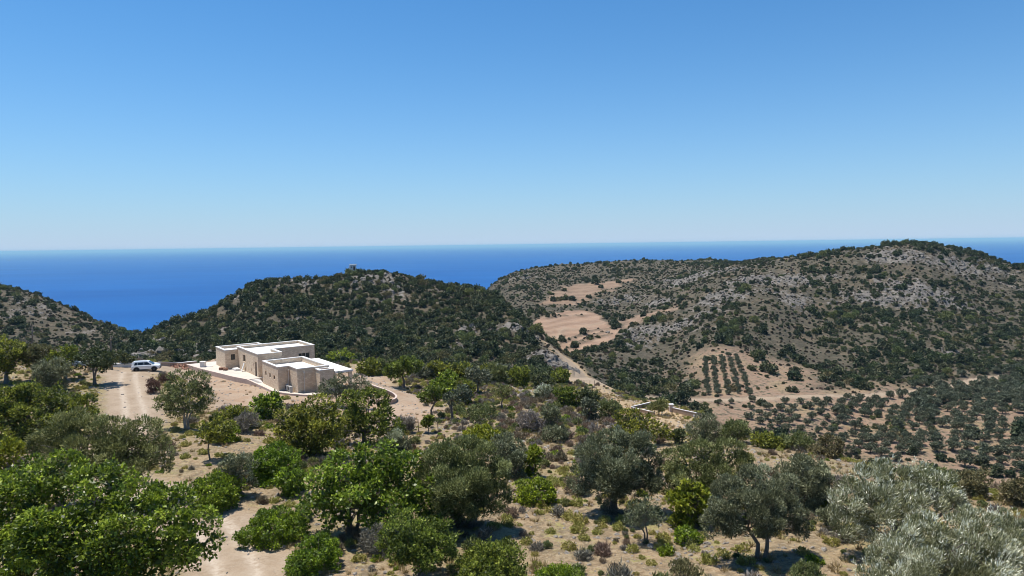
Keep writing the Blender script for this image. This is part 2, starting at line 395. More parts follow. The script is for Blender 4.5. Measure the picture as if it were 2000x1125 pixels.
def make_ground_material():
    m, n, l, b = mat('hill_ground')
    geo = n.new('ShaderNodeNewGeometry'); P = geo.outputs['Position']
    far = attr(n, 'far'); rock = attr(n, 'rock'); road = attr(n, 'road'); field = attr(n, 'field'); grove = attr(n, 'grove'); soil = attr(n, 'soil'); dry = attr(n, 'dry'); rutm = attr(n, 'rut')
    big = noise_tex(n, l, P, 0.07, 5); mid = noise_tex(n, l, P, 0.45, 6, 0.65); fine = noise_tex(n, l, P, 3.2, 6, 0.7); grit = noise_tex(n, l, P, 14.0, 4, 0.75)
    hilln = noise_tex(n, l, P, 0.16, 7, 0.72)
    # near slope: pale stony soil with dry grass and litter
    c = mix_rgb(n, l, maprange(n, l, mid, 0.36, 0.62), (0.307, 0.210, 0.122), (0.200, 0.146, 0.087))
    c = mix_rgb(n, l, maprange(n, l, fine, 0.42, 0.68), c, (0.326, 0.257, 0.163))
    c = mix_rgb(n, l, maprange(n, l, fine, 0.47, 0.30, 0, .9), c, (0.110, 0.082, 0.049))
    c = mix_rgb(n, l, maprange(n, l, noise_tex(n, l, P, 1.15, 5, 0.7), 0.50, 0.60, 0, .85), c, (0.150, 0.117, 0.076))
    c = mix_rgb(n, l, math_node(n, l, 'MULTIPLY', maprange(n, l, noise_tex(n, l, P, 0.62, 6, 0.72), 0.54, 0.62, 0, .85), maprange(n, l, fine, 0.40, 0.55)), c, (0.270, 0.247, 0.086))
    c = mix_rgb(n, l, maprange(n, l, big, 0.5, 0.66, 0, .6), c, (0.234, 0.198, 0.080))
    c = mix_rgb(n, l, maprange(n, l, grit, 0.63, 0.72), c, (0.372, 0.323, 0.234))
    c = mix_rgb(n, l, maprange(n, l, noise_tex(n, l, P, 7.5, 4, 0.8), 0.52, 0.62, 0, .7), c, (0.135, 0.099, 0.061))
    c = mix_rgb(n, l, maprange(n, l, noise_tex(n, l, P, 5.2, 4, 0.8), 0.56, 0.66, 0, .7), c, (0.400, 0.342, 0.239))
    # hills: brown phrygana litter and stone
    h = mix_rgb(n, l, maprange(n, l, hilln, 0.36, 0.66), (0.053, 0.048, 0.034), (0.133, 0.108, 0.076))
    h = mix_rgb(n, l, maprange(n, l, mid, 0.52, 0.66, 0, .8), h, (0.066, 0.069, 0.038))
    h = mix_rgb(n, l, maprange(n, l, big, 0.55, 0.68, 0, .55), h, (0.177, 0.130, 0.086))
    c = mix_rgb(n, l, far, c, h)
    # bare orchard and building soil
    g = mix_rgb(n, l, maprange(n, l, mid, 0.35, 0.65), (0.255, 0.162, 0.107), (0.310, 0.231, 0.162))
    g = mix_rgb(n, l, maprange(n, l, big, 0.5, 0.62, 0, .5), g, (0.289, 0.227, 0.124))
    c = mix_rgb(n, l, math_node(n, l, 'MULTIPLY', grove, maprange(n, l, mid, 0.62, 0.52)), c, g)
    s = mix_rgb(n, l, maprange(n, l, mid, 0.35, 0.68), (0.307, 0.209, 0.138), (0.358, 0.279, 0.206))
    s = mix_rgb(n, l, maprange(n, l, fine, 0.6, 0.72, 0, .6), s, (0.247, 0.172, 0.117))
    c = mix_rgb(n, l, soil, c, s)
    d = mix_rgb(n, l, maprange(n, l, fine, 0.35, 0.65), (0.385, 0.275, 0.144), (0.344, 0.255, 0.172))
    c = mix_rgb(n, l, dry, c, d)
    # ploughed field with contour lines
    sx = n.new('ShaderNodeSeparateXYZ'); l.new(P, sx.inputs[0])
    wv = n.new('ShaderNodeTexWave'); wv.wave_type = 'BANDS'; wv.bands_direction = 'Z'
    l.new(P, wv.inputs['Vector']); wv.inputs['Scale'].default_value = 0.19; wv.inputs['Distortion'].default_value = 2.2; wv.inputs['Detail'].default_value = 3; wv.inputs['Detail Scale'].default_value = 0.25
    fcol = mix_rgb(n, l, maprange(n, l, wv.outputs[1], -0.2, 1.2), (0.209, 0.135, 0.091), (0.298, 0.200, 0.135))
    fcol = mix_rgb(n, l, maprange(n, l, hilln, 0.45, 0.7, 0, .45), fcol, (0.344, 0.261, 0.193))
    c = mix_rgb(n, l, field, c, fcol)
    # limestone
    rn = n.new('ShaderNodeTexVoronoi'); rn.inputs['Scale'].default_value = 0.55; l.new(P, rn.inputs['Vector'])
    r = mix_rgb(n, l, maprange(n, l, hilln, 0.35, 0.65), (0.090, 0.083, 0.076), (0.225, 0.205, 0.180))
    r = mix_rgb(n, l, maprange(n, l, mid, 0.55, 0.72, 0, .5), r, (0.206, 0.144, 0.103))
    r = mix_rgb(n, l, maprange(n, l, fine, 0.5, 0.3, 0, .7), r, (0.062, 0.062, 0.059))
    rk = maprange(n, l, math_node(n, l, 'ADD', rock, math_node(n, l, 'ADD', math_node(n, l, 'MULTIPLY', math_node(n, l, 'SUBTRACT', mid, 0.5), 1.7), math_node(n, l, 'MULTIPLY', math_node(n, l, 'SUBTRACT', hilln, 0.5), 1.6))), 0.54, 0.72)
    c = mix_rgb(n, l, rk, c, r)
    # roads: pale gravel, paler in the ruts
    rd = mix_rgb(n, l, maprange(n, l, mid, 0.35, 0.66), (0.246, 0.181, 0.121), (0.330, 0.256, 0.184))
    rd = mix_rgb(n, l, maprange(n, l, fine, 0.46, 0.64, 0, .8), rd, (0.330, 0.265, 0.195))
    rd = mix_rgb(n, l, maprange(n, l, grit, 0.52, 0.66, 0, .7), rd, (0.177, 0.135, 0.093))
    rd = mix_rgb(n, l, math_node(n, l, 'MULTIPLY', rutm, maprange(n, l, fine, 0.30, 0.55)), rd, (0.409, 0.339, 0.265))
    c = mix_rgb(n, l, road, c, rd)
    l.new(c, b.inputs['Base Color'])
    b.inputs['Roughness'].default_value = 0.95
    b.inputs['Specular IOR Level'].default_value = 0.15
    bp = n.new('ShaderNodeBump'); bp.inputs['Distance'].default_value = 0.35; bp.inputs['Strength'].default_value = 0.9
    hsum = math_node(n, l, 'ADD', math_node(n, l, 'MULTIPLY', fine, 0.35), math_node(n, l, 'MULTIPLY', mid, math_node(n, l, 'ADD', math_node(n, l, 'MULTIPLY', far, 5.0), 0.5)))
    hsum = math_node(n, l, 'ADD', hsum, math_node(n, l, 'MULTIPLY', grit, 0.08))
    l.new(math_node(n, l, 'MULTIPLY', hsum, math_node(n, l, 'SUBTRACT', 1.0, math_node(n, l, 'MULTIPLY', math_node(n, l, 'MAXIMUM', road, field), 0.8))), bp.inputs['Height'])
    l.new(bp.outputs[0], b.inputs['Normal'])
    return m

M_GROUND = make_ground_material()
SOILD = sdist_poly(XX, YY, SOIL_HOUSE)
DRYD = np.minimum(sdist_poly(XX, YY, DRY_SLOPE), dist_line(XX, YY, ROAD_FIELD) - 6.0)
soil_m = np.clip(np.maximum(1 - sstep(-1.5, 2.0, SOILD + 2.0 * nC), w * (1 - sstep(0, 3, hd))) , 0, 1)
dry_m = 1 - sstep(-1.5, 2.0, DRYD + 2.5 * nC)
ATTRS = {'far': sstep(140, 185, YY), 'rock': rockiness, 'road': np.maximum(road_m, 0.75 * bank_m), 'field': field_m, 'grove': grove_m, 'soil': soil_m, 'dry': dry_m,
         'rut': np.exp(-((rut + 0.12 * nC - 0.85) / 0.34) ** 2)}

def grid_object(name, face_mask):
    """The terrain faces of a mask as one mesh object."""
    idx = np.arange(NU * NY).reshape(NU, NY)
    q = np.stack([idx[:-1, :-1], idx[1:, :-1], idx[1:, 1:], idx[:-1, 1:]], -1)[face_mask].reshape(-1, 4)
    used, inv = np.unique(q, return_inverse=True)
    co = np.stack([XX.ravel()[used], YY.ravel()[used], HG.ravel()[used]], -1)
    me = fast_mesh(name, co, inv.reshape(-1, 4))
    for k, a in ATTRS.items():
        at = me.attributes.new(k, 'FLOAT', 'POINT')
        at.data.foreach_set('value', a.ravel()[used].astype(np.float32))
    me.materials.append(M_GROUND)
    me.shade_smooth()
    o = bpy.data.objects.new(name, me); COL.objects.link(o)
    o['kind'] = 'structure'
    return o

def fast_mesh(name, co, faces):
    """Mesh from a vertex array and an array of equal-sized faces."""
    me = bpy.data.meshes.new(name)
    faces = np.asarray(faces, np.int32); k = faces.shape[1]
    me.vertices.add(len(co)); me.vertices.foreach_set('co', np.asarray(co, np.float32).ravel())
    me.loops.add(faces.size); me.loops.foreach_set('vertex_index', faces.ravel())
    me.polygons.add(len(faces)); me.polygons.foreach_set('loop_start', np.arange(0, faces.size, k, dtype=np.int32))
    me.polygons.foreach_set('loop_total', np.full(len(faces), k, np.int32)) if False else None
    me.update(calc_edges=True)
    return me

def fmax(a): return (a[:-1, :-1] + a[1:, :-1] + a[1:, 1:] + a[:-1, 1:]) / 4
rm = fmax(road_m) > 0.5
fm = (fmax(field_m) > 0.5) & ~rm
yq = fmax(YY)
far_side = yq > 175.0
def line_mask(lines):
    d = np.full(XX.shape, 1e9)
    for L in lines: d = np.minimum(d, dist_line(XX, YY, L))
    return fmax(d)
d_main = line_mask([ROAD_MAIN, ROAD_CAR]); d_fld = line_mask([ROAD_FIELD]); d_val = line_mask([ROAD_VALLEY])
grid_object('dirt_road', rm & (d_main < 9))
grid_object('valley_track', rm & (d_val < 9) & (d_main >= 9))
grid_object('farm_track', rm & (d_fld < 9) & (d_val >= 9))
grid_object('ploughed_field', fm)
grid_object('hills', far_side & ~rm & ~fm)
grid_object('ground', ~far_side & ~rm & ~fm)
# the ground goes on behind and below the camera
def back_ground():
    n = 60
    xs = np.linspace(-420, 420, n); ys = np.linspace(-300, 8.5, n)
    X, Y = np.meshgrid(xs, ys, indexing='ij')
    yy = np.maximum(Y, 8.5)
    Z = np.where(Y > 0, height(np.clip(X, -9, 13), yy) - 0.05, -15.05 + (-Y) * 0.06 + 0.8 * fbm(X / 20, Y / 20, 3, 3) * sstep(0, 40, -Y)) - 0.25
    idx = np.arange(n * n).reshape(n, n)
    q = np.stack([idx[:-1, :-1], idx[1:, :-1], idx[1:, 1:], idx[:-1, 1:]], -1).reshape(-1, 4)
    me = fast_mesh('ground_behind', np.stack([X.ravel(), Y.ravel(), Z.ravel()], -1), q)
    for k in ATTRS:
        me.attributes.new(k, 'FLOAT', 'POINT')
    me.materials.append(M_GROUND); me.shade_smooth()
    o = bpy.data.objects.new('ground_behind', me); COL.objects.link(o); o['kind'] = 'structure'
back_ground()

# ---- sea
def make_sea():
    m, n, l, b = mat('sea_water')
    geo = n.new('ShaderNodeNewGeometry'); P = geo.outputs['Position']
    mp = n.new('ShaderNodeMapping'); l.new(P, mp.inputs[0]); mp.inputs['Scale'].default_value = (0.5, 1.6, 1.0)
    a = noise_tex(n, l, mp.outputs[0], 0.0016, 7, 0.68)
    c = mix_rgb(n, l, maprange(n, l, a, 0.35, 0.66), (0.002, 0.058, 0.225), (0.005, 0.084, 0.285))
    l.new(c, b.inputs['Base Color'])
    b.inputs['Roughness'].default_value = 0.55
    b.inputs['IOR'].default_value = 1.33
    b.inputs['Specular IOR Level'].default_value = 0.12
    bp = n.new('ShaderNodeBump'); bp.inputs['Strength'].default_value = 0.5; bp.inputs['Distance'].default_value = 2.0
    l.new(noise_tex(n, l, P, 0.06, 6, 0.65), bp.inputs['Height'])
    l.new(bp.outputs[0], b.inputs['Normal'])
    rs = np.concatenate([[0.0], np.geomspace(300, 80000, 40)])
    na = 160
    ang = np.linspace(0, 2 * math.pi, na, endpoint=False)
    co = [(0, 0, SEA_Z)]; 
    for r in rs[1:]:
        co += [(r * math.cos(t), r * math.sin(t), SEA_Z) for t in ang]
    fs = [[0, 1 + i, 1 + (i + 1) % na] for i in range(na)]
    for k in range(len(rs) - 2):
        b0 = 1 + k * na; b1 = b0 + na
        fs += [[b0 + i, b1 + i, b1 + (i + 1) % na, b0 + (i + 1) % na] for i in range(na)]
    me = bpy.data.meshes.new('sea'); me.from_pydata(co, [], fs); me.materials.append(m)
    o = bpy.data.objects.new('sea', me); COL.objects.link(o); o['kind'] = 'structure'
make_sea()

# ---- the air
def make_haze():
    me = bpy.data.meshes.new('haze')
    s = 81000.0; z0 = -195.0; z1 = 18.0
    co = [(x, y, z) for z in (z0, z1) for x, y in ((-s, -s), (s, -s), (s, s), (-s, s))]
    me.from_pydata(co, [], [(0, 3, 2, 1), (4, 5, 6, 7), (0, 1, 5, 4), (1, 2, 6, 5), (2, 3, 7, 6), (3, 0, 4, 7)])
    m = bpy.data.materials.new('haze_air'); m.use_nodes = True
    n = m.node_tree.nodes; n.clear()
    out = n.new('ShaderNodeOutputMaterial'); v = n.new('ShaderNodeVolumePrincipled')
    v.inputs['Color'].default_value = (0.46, 0.80, 1.0, 1)
    v.inputs['Density'].default_value = HAZE
    v.inputs['Anisotropy'].default_value = 0.0
    m.node_tree.links.new(v.outputs[0], out.inputs['Volume'])
    me.materials.append(m)
    o = bpy.data.objects.new('haze', me); COL.objects.link(o); o['kind'] = 'stuff'
    o['label'] = 'thin pale blue sea haze over the whole bay'; o['category'] = 'haze'
HAZE = 0.000045
make_haze()

# ------------------------------------------------------------------ helpers: objects
def tag(o, label=None, cat=None, group=None, kind=None):
    if label: o['label'] = label
    if cat: o['category'] = cat
    if group: o['group'] = group
    if kind: o['kind'] = kind
    return o

def empty(name, loc=(0, 0, 0), rz=0.0):
    o = bpy.data.objects.new(name, None); COL.objects.link(o)
    o.location = loc; o.rotation_euler = (0, 0, rz); o.empty_display_size = 0.3
    return o

def obj(name, me, parent=None, material=None):
    if material is not None and not me.materials: me.materials.append(material)
    o = bpy.data.objects.new(name, me); COL.objects.link(o)
    if parent is not None: o.parent = parent
    return o

class MB:
    """Collects boxes, prisms and tubes into one mesh."""
    def __init__(self): self.v = []; self.f = []
    def add(self, vs, fs):
        b = len(self.v); self.v += [tuple(x) for x in vs]; self.f += [[b + i for i in q] for q in fs]; return self
    def box(self, c, s, M=None):
        x, y, z = c; a, b, d = s[0] / 2, s[1] / 2, s[2] / 2
        vs = [Vector((x + i * a, y + j * b, z + k * d)) for k in (-1, 1) for i, j in ((-1, -1), (1, -1), (1, 1), (-1, 1))]
        if M is not None: vs = [M @ p for p in vs]
        return self.add(vs, [(3, 2, 1, 0), (4, 5, 6, 7), (0, 1, 5, 4), (1, 2, 6, 5), (2, 3, 7, 6), (3, 0, 4, 7)])
    def prism(self, poly, z0, z1):
        """Polygon (counter-clockwise list of Vectors) from z0 to z1."""
        n = len(poly)
        vs = [(p[0], p[1], z0) for p in poly] + [(p[0], p[1], z1) for p in poly]
        return self.add(vs, [list(range(n))[::-1], list(range(n, 2 * n))] + [[i, (i + 1) % n, n + (i + 1) % n, n + i] for i in range(n)])
    def ring(self, outer, inner, z0, z1):
        n = len(outer)
        vs = [(p[0], p[1], z) for z in (z0, z1) for p in outer] + [(p[0], p[1], z) for z in (z0, z1) for p in inner]
        fs = []
        for i in range(n):
            j = (i + 1) % n
            fs += [[i, j, n + j, n + i], [2 * n + j, 2 * n + i, 3 * n + i, 3 * n + j], [n + i, n + j, 3 * n + j, 3 * n + i], [j, i, 2 * n + i, 2 * n + j]]
        return self.add(vs, fs)
    def tube(self, pts, rad, sides=7):
        pts = [Vector(p) for p in pts]; n = len(pts); base = len(self.v); up = Vector((0.31, 0.2, 0.93))
        for i, p in enumerate(pts):
            d = (pts[min(i + 1, n - 1)] - pts[max(i - 1, 0)]).normalized()
            a = d.cross(up); a = a.normalized() if a.length > 1e-3 else Vector((1, 0, 0)); b = d.cross(a)
            for k in range(sides):
                t = 2 * math.pi * k / sides
                self.v.append(tuple(p + (a * math.cos(t) + b * math.sin(t)) * rad[i]))
        for i in range(n - 1):
            for k in range(sides):
                k2 = (k + 1) % sides
                self.f.append([base + i * sides + k, base + i * sides + k2, base + (i + 1) * sides + k2, base + (i + 1) * sides + k])
        self.f.append([base + k for k in range(sides)][::-1]); self.f.append([base + (n - 1) * sides + k for k in range(sides)])
        return self
    def mesh(self, name, smooth=False):
        me = bpy.data.meshes.new(name); me.from_pydata(self.v, [], self.f); me.validate(); me.update()
        if smooth: me.shade_smooth()
        return me
    def build(self, name, material, parent=None, smooth=False):
        return obj(name, self.mesh(name, smooth), parent, material)

# ------------------------------------------------------------------ foliage
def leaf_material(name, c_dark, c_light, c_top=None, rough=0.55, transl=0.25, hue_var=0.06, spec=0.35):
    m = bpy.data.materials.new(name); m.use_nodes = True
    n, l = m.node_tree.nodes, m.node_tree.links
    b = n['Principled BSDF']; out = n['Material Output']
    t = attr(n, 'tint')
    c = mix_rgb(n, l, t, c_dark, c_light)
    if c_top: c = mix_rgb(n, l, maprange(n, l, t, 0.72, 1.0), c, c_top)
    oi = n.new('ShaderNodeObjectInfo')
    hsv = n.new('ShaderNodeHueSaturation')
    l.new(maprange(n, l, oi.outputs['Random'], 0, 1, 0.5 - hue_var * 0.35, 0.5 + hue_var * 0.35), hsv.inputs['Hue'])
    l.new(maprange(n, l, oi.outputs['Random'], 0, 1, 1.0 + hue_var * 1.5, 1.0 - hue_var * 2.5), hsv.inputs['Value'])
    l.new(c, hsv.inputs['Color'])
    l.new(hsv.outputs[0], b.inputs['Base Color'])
    b.inputs['Roughness'].default_value = rough; b.inputs['Specular IOR Level'].default_value = spec
    tr = n.new('ShaderNodeBsdfTranslucent')
    l.new(hsv.outputs[0], tr.inputs['Color'])
    ms = n.new('ShaderNodeMixShader'); ms.inputs[0].default_value = transl
    l.new(b.outputs[0], ms.inputs[1]); l.new(tr.outputs[0], ms.inputs[2]); l.new(ms.outputs[0], out.inputs['Surface'])
    return m

def bark_material(name, a, b2):
    m, n, l, b = mat(name)
    tc = n.new('ShaderNodeTexCoord')
    mp = n.new('ShaderNodeMapping'); l.new(tc.outputs['Object'], mp.inputs[0]); mp.inputs['Scale'].default_value = (6, 6, 1.5)
    q = noise_tex(n, l, mp.outputs[0], 2.0, 6, 0.7)
    l.new(mix_rgb(n, l, maprange(n, l, q, 0.35, 0.65), a, b2), b.inputs['Base Color'])
    b.inputs['Roughness'].default_value = 0.9
    bp = n.new('ShaderNodeBump'); bp.inputs['Distance'].default_value = 0.04; l.new(q, bp.inputs['Height']); l.new(bp.outputs[0], b.inputs['Normal'])
    return m

LEAF = {
 'carob':  leaf_material('leaves_glossy_green', (0.050, 0.078, 0.010), (0.290, 0.365, 0.026), (0.540, 0.620, 0.090), 0.42, 0.48, 0.04, 0.45),
 'green':  leaf_material('leaves_mid_green', (0.052, 0.072, 0.013), (0.245, 0.275, 0.034), (0.410, 0.445, 0.070), 0.55, 0.44, 0.06),
 'mastic': leaf_material('leaves_bright_mastic', (0.055, 0.092, 0.008), (0.250, 0.350, 0.020), (0.390, 0.490, 0.034), 0.5, 0.40, 0.05),
 'olive':  leaf_material('leaves_olive', (0.075, 0.085, 0.042), (0.235, 0.252, 0.130), (0.470, 0.490, 0.310), 0.6, 0.28, 0.05),
 'silver': leaf_material('leaves_silver_olive', (0.100, 0.112, 0.040), (0.440, 0.455, 0.270), (0.900, 0.900, 0.740), 0.55, 0.25, 0.04),
 'oliveg': leaf_material('leaves_green_olive', (0.066, 0.085, 0.024), (0.225, 0.250, 0.085), (0.390, 0.420, 0.180), 0.6, 0.34, 0.06),
 'dark':   leaf_material('leaves_dark_oak', (0.036, 0.050, 0.016), (0.110, 0.135, 0.045), (0.160, 0.185, 0.070), 0.6, 0.22, 0.09),
 'hill':   leaf_material('leaves_hill_scrub', (0.028, 0.040, 0.018), (0.092, 0.112, 0.045), (0.160, 0.175, 0.080), 0.65, 0.18, 0.12),
 'grove':  leaf_material('leaves_grove_olive', (0.055, 0.066, 0.036), (0.160, 0.178, 0.105), (0.280, 0.300, 0.200), 0.6, 0.20, 0.06),
 'brown':  leaf_material('twigs_brown_scrub', (0.120, 0.088, 0.058), (0.300, 0.235, 0.160), (0.400, 0.340, 0.240), 0.8, 0.15, 0.08, 0.1),
 'grey':   leaf_material('twigs_grey_scrub', (0.125, 0.112, 0.090), (0.320, 0.290, 0.235), (0.450, 0.415, 0.350), 0.8, 0.15, 0.08, 0.1),
 'yellow': leaf_material('leaves_yellow_spurge', (0.190, 0.175, 0.040), (0.440, 0.420, 0.115), (0.600, 0.570, 0.220), 0.7, 0.25, 0.05, 0.2),
 'ygreen': leaf_material('leaves_yellow_green', (0.110, 0.135, 0.012), (0.300, 0.340, 0.026), (0.460, 0.470, 0.060), 0.5, 0.42, 0.04, 0.35),
 'straw':  leaf_material('dry_grass_straw', (0.220, 0.160, 0.070), (0.420, 0.330, 0.170), None, 0.8, 0.2, 0.05, 0.1),
 'hbrown': leaf_material('twigs_hill_phrygana', (0.050, 0.042, 0.030), (0.130, 0.108, 0.076), (0.190, 0.160, 0.115), 0.8, 0.1, 0.10, 0.1),
 'rust':   leaf_material('dry_red_stalks', (0.120, 0.064, 0.052), (0.260, 0.155, 0.120), None, 0.8, 0.15, 0.05, 0.1),
 'bush':   leaf_material('leaves_brown_green', (0.090, 0.082, 0.034), (0.230, 0.205, 0.095), (0.310, 0.280, 0.145), 0.7, 0.25, 0.05, 0.2),
}
BARK = bark_material('bark_grey_brown', (0.10, 0.080, 0.062), (0.23, 0.195, 0.16))
BARK_PALE = bark_material('bark_pale_grey', (0.24, 0.21, 0.18), (0.42, 0.39, 0.35))

STYLE = {   # leaf length, width over length, clump size in leaf lengths, up bias, out bias, random bias, leaves per clump
 'carob':  (1.50, 0.60, 2.3, 0.15, 0.75, 0.75, 26),
 'green':  (1.15, 0.55, 2.4, 0.30, 0.70, 0.80, 26),
 'mastic': (0.85, 0.60, 2.2, 0.40, 0.60, 0.80, 26),
 'olive':  (1.05, 0.28, 2.2, 0.55, 0.70, 0.55, 34),
 'silver': (1.55, 0.19, 2.2, 0.75, 0.50, 0.30, 36),
 'oliveg': (1.15, 0.30, 2.2, 0.70, 0.60, 0.55, 34),
 'dark':   (0.95, 0.60, 2.3, 0.30, 0.60, 0.80, 24),
 'hill':   (1.00, 0.70, 2.0, 0.30, 0.60, 0.80, 16),
 'grove':  (1.00, 0.55, 2.0, 0.40, 0.60, 0.70, 18),
 'brown':  (1.30, 0.16, 1.8, 0.70, 0.70, 0.60, 30),
 'grey':   (1.30, 0.16, 1.8, 0.70, 0.70, 0.60, 30),
 'yellow': (0.90, 0.40, 1.6, 0.60, 0.70, 0.60, 24),
 'ygreen': (1.35, 0.62, 2.2, 0.30, 0.70, 0.80, 24),
 'rust':   (1.60, 0.12, 1.2, 1.60, 0.20, 0.35, 24),
 'straw':  (1.60, 0.10, 1.2, 1.30, 0.30, 0.50, 24),
 'hbrown': (1.10, 0.45, 1.8, 0.50, 0.70, 0.70, 20),
 'bush':   (1.05, 0.40, 2.0, 0.50, 0.60, 0.70, 28),
}

SHOOT = {'silver': 3.0, 'oliveg': 1.6, 'olive': 1.6, 'carob': 1.0, 'green': 0.9, 'mastic': 0.6, 'ygreen': 1.0, 'brown': 1.5, 'grey': 1.5, 'rust': 2.5, 'bush': 1.4, 'hill': 0.15, 'grove': 0.2, 'dark': .5, 'hbrown': .2, 'yellow': .4}

def unit(a):
    return a / np.maximum(np.linalg.norm(a, axis=-1, keepdims=True), 1e-9)

def crown_mesh(name, lobes, style, leaf, rng, cover=1.0, gaps=0.25, fill=0.5, floor=None, shoots=1.0):
    """Leaf-sized faces on puffs (branch heads) that sit on the shells of ellipsoid lobes [(x,y,z,rx,ry,rz)]."""
    fl, wl_, cs, up, outw, rnd, per = STYLE[style]
    L = leaf * fl; W = L * wl_
    lobes = np.asarray(lobes, float)
    P, D, O, T, S = [], [], [], [], []
    for li, (x, y, z, a, b, c) in enumerate(lobes):
        rm_ = (a * b * c) ** (1 / 3)
        npuff = int(max(5, (14 + 12 * (1 - gaps)) * min(1.6, max(0.6, rm_ / (7 * L)))))
        d = unit(rng.normal(size=(npuff, 3)) + np.array([0, 0, 0.15]))
        rr = 0.60 + 0.42 * rng.random(npuff)
        cen = np.array([x, y, z]) + d * np.array([a, b, c]) * rr[:, None]
        pr = rm_ * (0.18 + 0.24 * rng.random(npuff))
        keep = np.ones(npuff, bool)
        for lj, q in enumerate(lobes):
            if lj != li:
                e = (((cen - q[:3]) / q[3:]) ** 2).sum(1)
                keep &= (e > 0.42)
        if floor is not None: keep &= cen[:, 2] > floor - 0.3 * pr
        cen, d, pr = cen[keep], d[keep], pr[keep]
        n_tot = 0
        for pc, pd, r in zip(cen, d, pr):
            n = int(max(10, cover * 0.62 * 4 * math.pi * r * r / (0.5 * L * W)))
            n = min(n, 2600)
            n_tot += n
            dn = unit(rng.normal(size=(n, 3)) + pd * 0.55 + np.array([0, 0, 0.25]))
            rad = r * (1.08 - 0.5 * rng.random(n) ** 2.0)
            sq = np.array([1.0, 1.0, 0.82])
            pos = pc + dn * rad[:, None] * sq + 0.22 * L * rng.normal(size=(n, 3))
            P.append(pos)
            D.append(unit(dn * outw + pd * 0.25 + np.array([0.35 if style == 'silver' else 0, 0, up]) + rnd * rng.normal(size=(n, 3))))
            O.append(unit(dn + 0.4 * pd))
            bt = 0.45 + 0.20 * rng.normal()
            T.append(np.clip(bt + 0.27 * rng.normal(size=n), 0, 1)); S.append(0.65 + 0.7 * rng.random(n))
        # shoots that stand out of the crown; silver ones tinted paler as painted highlights
        nsh = int(shoots * SHOOT.get(style, 0.5) * 10 * max(0.7, min(2.0, rm_ / (7 * L))))
        if nsh:
            sd_ = unit(rng.normal(size=(nsh, 3)) + np.array([0, 0, 0.55]))
            st_ = np.array([x, y, z]) + sd_ * np.array([a, b, c]) * rng.uniform(.82, .98, nsh)[:, None]
            hid = np.zeros(nsh, bool)
            for lj, q in enumerate(lobes):
                if lj != li: hid |= (((st_ - q[:3]) / q[3:]) ** 2).sum(1) < 0.8
            for p0, dd in zip(st_[~hid], sd_[~hid]):
                ax = unit(dd * 0.8 + np.array([0, 0, 0.55 + 0.5 * up]) + 0.35 * rng.normal(size=3)); ln = min(rng.uniform(2.2, 5.0) * L, rng.uniform(.3, .6) * rm_); k_ = 12
                t_ = rng.random(k_)[:, None]
                P.append(p0 + ax * ln * t_ + 0.12 * L * rng.normal(size=(k_, 3))); D.append(unit(ax * 0.9 + 0.55 * rng.normal(size=(k_, 3)))); O.append(np.repeat(dd[None], k_, 0))
                T.append(np.clip((0.82 if style == 'silver' else 0.62) + 0.22 * rng.normal(size=k_), 0, 1)); S.append(0.6 + 0.5 * rng.random(k_))
        ni = int(fill * n_tot / 12)
        if ni:      # sparse larger leaves fill the hollow crown, tinted dark as its inner shade
            di = unit(rng.normal(size=(ni, 3)))
            P.append(np.array([x, y, z]) + di * np.array([a, b, c]) * (0.2 + 0.5 * rng.random(ni))[:, None])
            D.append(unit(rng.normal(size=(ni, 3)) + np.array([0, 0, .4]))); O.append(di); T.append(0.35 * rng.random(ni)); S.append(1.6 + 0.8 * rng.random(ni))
    P = np.concatenate(P); D = np.concatenate(D); O = np.concatenate(O); T = np.concatenate(T); S = np.concatenate(S)[:, None]
    if floor is not None:
        m = P[:, 2] > floor; P, D, O, T, S = P[m], D[m], O[m], T[m], S[m]
    nrm = unit(O * 0.7 + np.array([0, 0, 0.9]) + 0.65 * rng.normal(size=P.shape))
    side = unit(np.cross(D, nrm))
    Ls = L * S; Ws = W * S * 0.5
    mid = P + D * Ls * 0.45
    co = np.stack([P, mid + side * Ws, P + D * Ls, mid - side * Ws], 1).reshape(-1, 3)
    me = fast_mesh(name, co, np.arange(len(P) * 4).reshape(-1, 4))
    at = me.attributes.new('tint', 'FLOAT', 'FACE'); at.data.foreach_set('value', T.astype(np.float32))
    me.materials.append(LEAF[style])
    global N_LEAVES
    N_LEAVES += len(P)
    return me
N_LEAVES = 0

